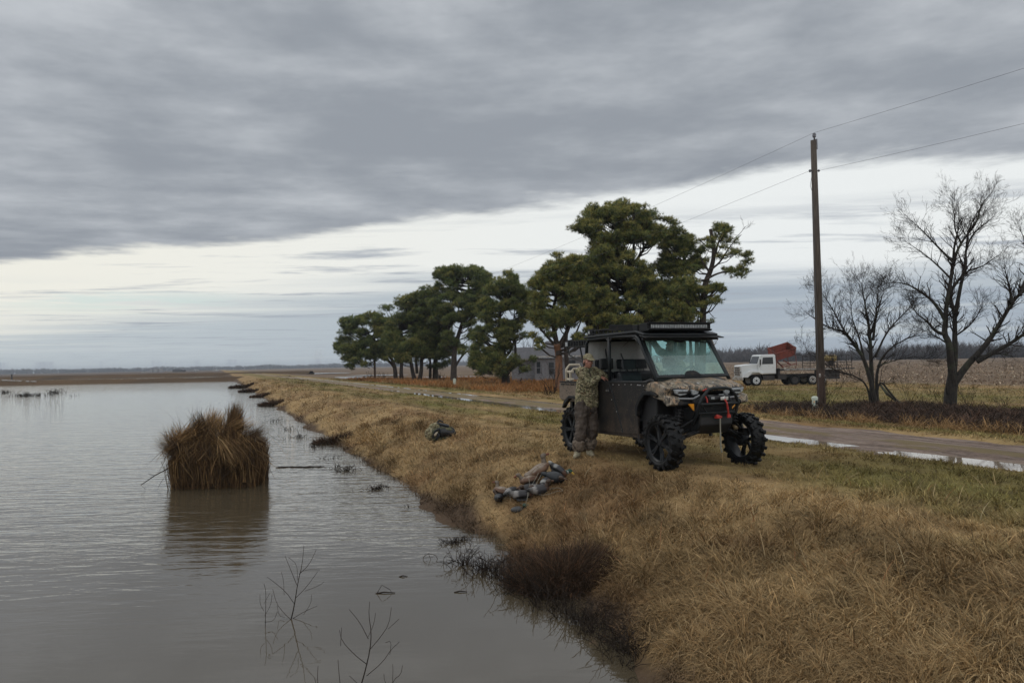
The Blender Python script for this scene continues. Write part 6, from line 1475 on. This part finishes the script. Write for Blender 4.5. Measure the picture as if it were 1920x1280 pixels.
# face marks
for q_ in (-1, 1):
    m_ = MB(); c_ = hd+fdir*.099+sdir*.032*q_+udir*.014; m_.ell(c_, (.013, .008, .006), Matrix((sdir, fdir, udir)).transposed()); m_.build('eye', M['hair'], P1, smooth=True)
m_ = MB(); Rm = Matrix((sdir, fdir, udir)).transposed(); m_.ell(hd+Rm @ Vector((0, .106, -.068)), (.022, .006, .0035), Rm); m_.build('mouth', M['redthread'], P1, smooth=True)
m_ = MB(); m_.ell(hd+Rm @ Vector((0, -.028, .012)), (.090, .092, .088), Rm); m_.ell(hd+Rm @ Vector((-.060, -.03, -.045)), (.030, .04, .045), Rm); m_.ell(hd+Rm @ Vector((.060, -.03, -.045)), (.030, .04, .045), Rm); m_.build('hair', M['hair'], P1, remesh=.008, sm=2)
m_ = MB(); m_.ell(hd+Rm @ Vector((0, -.008, .058)), (.094, .110, .082), Rm, 18, 12, fn=lambda p: Vector((p.x, p.y, max(p.z, -.02)))); m_.ell(hd+Rm @ Vector((0, .115, .048)), (.078, .075, .012), Rm @ Matrix.Rotation(-.25, 3, 'X')); m_.build('cap', M['cap'], P1, remesh=.008, sm=2)
def cloth(name, parts, mt, vox=.012, sm=4, disp=.03, ds=.10):
    m_ = MB()
    for p, r in parts: m_.limb(p, r, 14)
    return m_.build(name, mt, P1 if name else None, remesh=vox, sm=sm, disp=disp, dscale=ds)
cl = lambda a, b, t: a.lerp(b, t)
hem1, hem2 = J(1090, 757, .0), J(1110, 757, .08)
cloth('jacket', [([neck+Vector((0, 0, -.01)), cl(neck, chest, .4), chest], [.080, .125, .165]), ([chest, cl(hem1, hem2, .5)], [.165, .155]), ([cl(chest, hem1, .3), hem1], [.13, .120]), ([cl(chest, hem2, .3), hem2], [.13, .120]),
                 ([neck+Vector((0, 0, -.05)), shN, cl(shN, elN, .6), elN], [.09, .098, .080, .072]), ([elN, cl(elN, wrN, .5), wrN-(wrN-elN)*.06], [.072, .062, .048]), ([neck+Vector((0, 0, -.05)), shF, elF], [.09, .09, .066]), ([elF, wrF], [.06, .045]),
                 ([chest+Vector((-.08, -.05, -.05)), hem1+Vector((-.02, -.02, .05))], [.12, .10]), ([chest+Vector((.08, .02, 0)), hem2+Vector((.02, .02, .05))], [.12, .10])], M['jacket'], .012, 3, .035, .09)
m_ = MB(); m_.limb([neck+Vector((-.06, -.03, .0)), neck+Vector((0, -.09, -.03)), neck+Vector((.07, -.05, .0)), neck+Vector((.03, .05, .03)), neck+Vector((-.05, .04, .03)), neck+Vector((-.06, -.03, .0))], [.030]*6, 10); m_.build('collar', M['olive'], P1, remesh=.009, sm=2)
m_ = MB(); m_.tube([neck+Vector((.035, -.11, -.02)), chest+Vector((.06, -.145, .0)), chest+Vector((.07, -.14, -.22))], .008, 5); m_.build('zipper', M['black'], P1)
cloth('trousers', [([pel+Vector((0, 0, .08)), pel], [.14, .15]), ([hipN+Vector((0, 0, .08)), hipN, knN], [.115, .128, .105]), ([knN, cl(knN, anN, .5), cl(knN, anN, .82)], [.105, .108, .098]), ([hipF+Vector((0, 0, .08)), hipF, knF], [.115, .128, .105]), ([knF, cl(knF, anF, .5), cl(knF, anF, .82)], [.105, .108, .098])], M['waders'], .012, 1, .075, .085)
for kn_, an_ in ((knN, anN), (knF, anF)):
    m_ = MB(); m_.limb([cl(kn_, an_, .62), cl(kn_, an_, .80)], [.112, .112], 14); m_.build('gaiter', M['bed'], P1, remesh=.011, sm=1, disp=.06, dscale=.06)
for nm, an, dr in (('boot', anN, Vector((-.35, -.94, 0))), ('boot', anF, Vector((.2, -.98, 0)))):
    m_ = MB(); dr.normalize(); m_.limb([an+Vector((0, 0, .09)), an+Vector((0, 0, -.04)), an+dr*.02+Vector((0, 0, -.07))], [.060, .062, .060]); m_.limb([an-dr*.05+Vector((0, 0, -.085)), an+dr*.09+Vector((0, 0, -.08)), an+dr*.17+Vector((0, 0, -.09))], [.045, .050, .040]); bt = m_.build('boot', M['boot'], P1, remesh=.009, sm=3)
# person two, beyond the far side door with both arms raised to the roof
q2 = up(-1.85, .72, 0); g2 = Vector((q2.x, q2.y, uz+.44)); P2 = empty('person', g2, UH-math.pi/2+math.pi/2, 'person seen through the windshield with both arms raised to the roof', 'person')
V3 = Vector
m_ = MB(); H2_ = V3((-.02, -.05, 1.50)); f2 = V3((0, -1, .25)).normalized(); s2 = V3((-1, 0, 0)); u2 = s2.cross(f2)*-1
u2 = V3((0, .25, 1)).normalized(); s2 = f2.cross(u2); head_mesh(m_, H2_, f2, s2, u2, 1.05)
n2, c2, p2 = V3((0, 0, 1.34)), V3((0, .02, 1.09)), V3((0, .06, .80)); sA, sB = V3((-.19, 0, 1.31)), V3((.19, 0, 1.31)); eA, eB = V3((-.36, -.10, 1.40)), V3((.38, -.10, 1.36)); wA, wB = V3((-.47, -.16, 1.60)), V3((.46, -.14, 1.58))
m_.limb([H2_+V3((0, .02, -.06)), n2, c2, p2], [.055, .06, .13, .13]); m_.limb([n2, sA, eA, wA], [.055, .055, .042, .028]); m_.limb([n2, sB, eB, wB], [.055, .055, .042, .028]); m_.limb([p2, V3((-.11, .05, .78)), V3((-.13, -.14, .45)), V3((-.13, .04, .12))], [.1, .085, .055, .04]); m_.limb([p2, V3((.11, .05, .78)), V3((.13, -.14, .45)), V3((.14, .04, .12))], [.1, .085, .055, .04])
hand(m_, wA, wA-eA, V3((0, -.4, .8)), 1, .4); hand(m_, wB, wB-eB, V3((0, -.4, .8)), -1, .4); m_.build('body', M['skin'], P2, remesh=.009, sm=2)
def cl2(name, parts, mt):
    m_ = MB()
    for p, r in parts: m_.limb(p, r, 14)
    return m_.build(name, mt, P2, remesh=.013, sm=3, disp=.03, dscale=.1)
cl2('jacket', [([n2, c2, V3((0, .05, .76))], [.09, .18, .17]), ([n2, sA, eA], [.08, .095, .075]), ([eA, wA-(wA-eA)*.08], [.075, .055]), ([n2, sB, eB], [.08, .095, .075]), ([eB, wB-(wB-eB)*.08], [.075, .055])], M['olive'])
cl2('trousers', [([p2, V3((-.11, .05, .78)), V3((-.13, -.14, .45)), V3((-.13, .04, .16))], [.14, .12, .10, .09]), ([p2, V3((.11, .05, .78)), V3((.13, -.14, .45)), V3((.14, .04, .16))], [.14, .12, .10, .09])], M['waders'])
m_ = MB(); Rm2 = Matrix((s2, f2, u2)).transposed(); m_.ell(H2_+Rm2 @ V3((0, -.008, .055)), (.096, .112, .085), Rm2, 18, 12, fn=lambda p: Vector((p.x, p.y, max(p.z, -.02)))); m_.ell(H2_+Rm2 @ V3((0, .115, .045)), (.078, .075, .012), Rm2); m_.build('cap', M['cap'], P2, remesh=.009, sm=2)
for x in (-.13, .14):
    m_ = MB(); m_.limb([V3((x, .04, .2)), V3((x, .03, .07))], [.06, .06]); m_.limb([V3((x, .08, .05)), V3((x, -.12, .045))], [.045, .042]); m_.build('boot', M['boot'], P2, remesh=.01, sm=2)

# ------------------------------------------------------------------ duck decoys and bag
def paint(o, fn):
    me = o.data; a = me.color_attributes.new('Col', 'FLOAT_COLOR', 'POINT')
    for i, v in enumerate(me.vertices): a.data[i].color = (*fn(v.co), 1)
def decoy(px, py, rz, rx, ry, kind, label, k=1.0, dz=0.0, headup=.0, name='duck_decoy'):
    b = P(px, py); e = empty(name, (b.x, b.y, b.z+.09*k+dz), 0, label, 'decoy', 'duck decoys heaped on the bank')
    e.rotation_euler = (R(rx), R(ry), R(rz)); e.scale = (k, k, k)
    m_ = MB()
    def sh(p):
        t = p.x/.17; z = p.z*(1-.15*max(t, 0)) + (.035*max(0, -t-.4)); z = max(z, -.055); return Vector((p.x, p.y*(1-.25*max(0, -t)), z))
    m_.ell((0, 0, 0), (.175, .088, .078), None, 30, 18, fn=sh); m_.tube([(-.13, 0, .02), (-.20, 0, .045), (-.235, 0, .05)], [.05, .03, .008], 8); o = m_.build('body', M['decoy'], e, smooth=True)
    if kind == 'drake':
        def f(c):
            if c.x > .095: return (.085, .042, .028)
            if c.x < -.155: return (.28, .28, .27)
            if c.x < -.10: return (.012, .012, .013)
            if c.z > .045 and abs(c.y) < .05: return (.085, .075, .068)
            if c.z < -.045: return (.02, .02, .02)
            return (.20, .20, .19) if c.x < -.02 else (.030, .030, .034)
    elif kind == 'pin':
        def f(c):
            if c.z < -.045: return (.012, .012, .012)
            if c.x < -.17: return (.015, .015, .015)
            if c.x < -.07: return (.19, .18, .17)
            if c.x > .09: return (.055, .03, .02)
            return (.024, .023, .025)
    elif kind == 'dark':
        def f(c): return (.012, .012, .014) if c.z < .0 or c.x > .07 else (.022, .025, .028)
    else:
        def f(c):
            if c.z < -.045: return (.05, .035, .025)
            n_ = (math.sin(c.x*150)+math.sin(c.y*130+c.z*90))*.12
            if c.z > .025: return (.18+n_*.3, .14+n_*.3, .105+n_*.3)
            return (.13+n_*.2, .075+n_*.15, .048+n_*.1)
    paint(o, f)
    ky = MB(); ky.prism([(-.10, -.05), (.09, -.05), (.07, -.095), (-.08, -.095)], -.008, .008); kb = ky.build('keel', M['black'], e)
    hm = MB(); hm.limb([(.115, 0, .03), (.14, 0, .085+headup), (.15, 0, .115+headup)], [.042, .030, .036], 12); hm.ell((.162, 0, .122+headup), (.045, .032, .034)); ho = hm.build('head', M['decoy'], e, smooth=True)
    hc = (.006, .045, .028) if kind == 'drake' else ((.05, .032, .022) if kind != 'hen' else (.11, .085, .062))
    paint(ho, lambda c: (.4, .4, .38) if (kind == 'drake' and .055 < c.z < .072) else hc)
    bl = MB(); bl.limb([(.193, 0, .118+headup), (.22, 0, .108+headup), (.240, 0, .104+headup)], [.017, .014, .014], 8); bo = bl.build('bill', M['decoy'], ho, smooth=True)
    bo.scale = (1, 1, 1); bc = (.50, .33, .04) if kind == 'drake' else ((.10, .06, .04) if kind != 'hen' else (.13, .035, .018)); paint(bo, lambda c: bc)
    return e
dz = .0
decoy(1011, 905, 25, -8, -28, 'hen', 'large pale tan hen decoy on top of the heap with its head raised', 1.15, .10, .01)
decoy(993, 915, 200, 25, 10, 'hen', 'tan decoy with its grey head down at the left of the pale hen', .95, .05)
decoy(990, 926, 205, -50, 5, 'pin', 'dark decoy with pale rump just below the tan one with its head down', .9, .0)
decoy(979, 940, 10, -30, 0, 'pin', 'pale grey rumped decoy lowest in the heap near the white cord', 1.0, .01)
decoy(1012, 928, 20, 20, -8, 'pin', 'grey and charcoal decoy in the centre under the cords', .95, .0)
decoy(1022, 915, 60, 80, -15, 'drake', 'brown breasted drake decoy lying on its side under the pale hen', .9, .0)
decoy(1041, 907, -30, 70, 10, 'dark', 'round charcoal decoy leaning below the green headed drake', 1.0, .02)
decoy(1047, 897, -25, -60, 30, 'drake', 'drake decoy with glossy green head and yellow bill at the right end', .95, .05, .01)
decoy(960, 931, 40, 115, 0, 'pin', 'overturned decoy showing its black hollow underside', .9, .0)
decoy(942, 930, 150, 20, -10, 'hen', 'brown headed decoy with tan breast left of the overturned one', .85, .01)
decoy(935, 940, 100, -30, 0, 'dark', 'dark slate decoy at the left end of the heap', .8, -.01)
decoy(972, 936, 120, 60, 0, 'dark', 'black decoy wedged between the overturned one and the pale rumped one', .75, -.02)
m_ = MB(); hq = P(984, 947); 
def cord(pts, r=.0028):
    P3 = []
    for (x, y, h) in pts: v_ = P(x, y); P3.append(Vector((v_.x, v_.y, v_.z+h))-hq)
    a, _ = smoothpath(P3, [r]*len(P3), 2); m_.tube(a, r, 5)
cord([(1014, 903, .22), (1008, 915, .20), (998, 928, .16), (990, 940, .14), (989, 944, .08)]); cord([(1020, 905, .2), (1010, 918, .16), (1001, 930, .1)]); cord([(985, 912, .18), (992, 918, .2), (994, 930, .16), (991, 942, .10)]); cord([(990, 940, .14), (988, 946, .05), (983, 950, .03), (975, 946, .03)])
cord([(983, 917, .12), (972, 925, .1), (966, 932, .1)]); cord([(1001, 930, .05), (1020, 934, .04), (1045, 925, .04), (1055, 925, .04)]); cord([(1030, 924, .06), (1048, 919, .05), (1055, 924, .04)]); cord([(945, 939, .03), (955, 936, .08), (958, 942, .03)])
o = m_.build('decoy_cord', M['rope']); o.location = hq; tag(o, 'pale tangled anchor cords strung over the heap of decoys', 'cord')
hb_ = empty('duck_decoy', P(984, 949)+Vector((0, 0, .015)), .4, 'small green headed decoy half buried in grass in front of the heap', 'decoy', 'duck decoys heaped on the bank'); m_ = MB(); m_.ell((0, 0, 0), (.04, .035, .035)); m_.limb([(.03, 0, 0), (.08, 0, -.005)], [.016, .013]); ho = m_.build('head', M['decoy'], hb_, smooth=True); paint(ho, lambda c: (.006, .045, .035))
m_ = MB(); m_.ell((-.12, 0, -.05), (.11, .06, .05)); ho = m_.build('body', M['decoy'], hb_, smooth=True); paint(ho, lambda c: (.05, .05, .05))
# the bag
bg_ = P(826, 824); e = empty('duffel_bag', bg_, R(12), 'black and camouflage gear bag slumped alone on the grass', 'bag'); e.scale = (1.05, 1.05, 1.2)
m_ = MB(); m_.limb([(-.22, .0, .14), (.24, .05, .13)], [.14, .13]); m_.limb([(-.10, .10, .18), (.15, .12, .20)], [.13, .11]); m_.b2(-.22, .26, -.10, .18, .0, .22); m_.build('body', M['olive'], e, remesh=.014, sm=3, disp=.05, dscale=.1)
m_ = MB(); m_.limb([(.02, -.06, .15), (.27, -.02, .12)], [.10, .10]); m_.limb([(.0, .02, .27), (.20, .04, .22)], [.05, .05]); m_.build('pocket', M['black'], e, remesh=.014, sm=2, disp=.03, dscale=.08)
m_ = MB(); m_.box((.06, .03, .315), (.32, .12, .025), Matrix.Rotation(.22, 3, 'Y') @ Matrix.Rotation(.2, 3, 'X')); m_.build('flap', M['seat'], e, bevel=.01)
m_ = MB(); m_.limb([(-.20, -.13, .06), (-.14, -.16, .20), (-.04, -.15, .24), (.0, -.14, .14)], [.022]*4); m_.limb([(-.12, -.15, .03), (-.05, -.17, .10), (-.10, -.14, .17)], [.022]*3); m_.build('strap', M['seat'], e, remesh=.01, sm=1)
m_ = MB(); m_.limb([(-.1, .05, .33), (-.02, .04, .40), (.06, .05, .37)], [.018]*3); m_.tube([(.25, 0, .26), (.33, -.02, .2), (.34, -.03, .08)], .012, 6); m_.build('handle', M['black'], e)
m_ = MB(); m_.ell((-.26, -.02, .13), (.12, .13, .13)); m_.ell((-.12, .03, .27), (.14, .10, .09)); m_.build('side_pouch', M['jacket'], e, remesh=.014, sm=2, disp=.05, dscale=.07)
m_ = MB(); m_.limb([(-.15, -.14, .12), (-.10, -.15, .16)], [.035, .025]); m_.build('tan_glove', M['beige'], e, remesh=.01, sm=1)

# ------------------------------------------------------------------ far steam plume and haze
def volmat(name, col_, dens, aniso=.3):
    m = bpy.data.materials.new(name); m.use_nodes = True; t = NT(m.node_tree); t.n.remove(t.n['Principled BSDF']); v_ = t.new('ShaderNodeVolumePrincipled')
    v_.inputs['Color'].default_value = (*col_, 1); v_.inputs['Density'].default_value = dens; v_.inputs['Anisotropy'].default_value = aniso
    t.l.new(v_.outputs[0], t.n['Material Output'].inputs['Volume']); return m
m_ = MB(); q = PD(596, 688, 4300)
for (x, z, r) in ((-8, -25, 22), (-10, 0, 20), (14, 5, 22), (-6, 25, 26), (10, 45, 30), (0, 62, 34), (4, 84, 30), (-4, 98, 20)): m_.ell((x, 0, z), (r*.9, r, r))
o = m_.build('steam_plume', volmat('steam', (.9, .92, .95), .0045), remesh=6, sm=4); o.location = q; tag(o, 'faint pale steam plume rising beyond the distant woods', 'steam', None, 'stuff')
b = MB(); b.b2(-3950, 3950, -3950, 3950, -3.2, 22); o = b.build('haze', volmat('haze_air', (.72, .80, .90), .00024, .2)); o['kind'] = 'stuff'; o['label'] = 'thin grey blue winter haze over the whole flat country'
SC.cycles.volume_bounces = 0; SC.cycles.transparent_max_bounces = 12; SC.cycles.max_bounces = 6
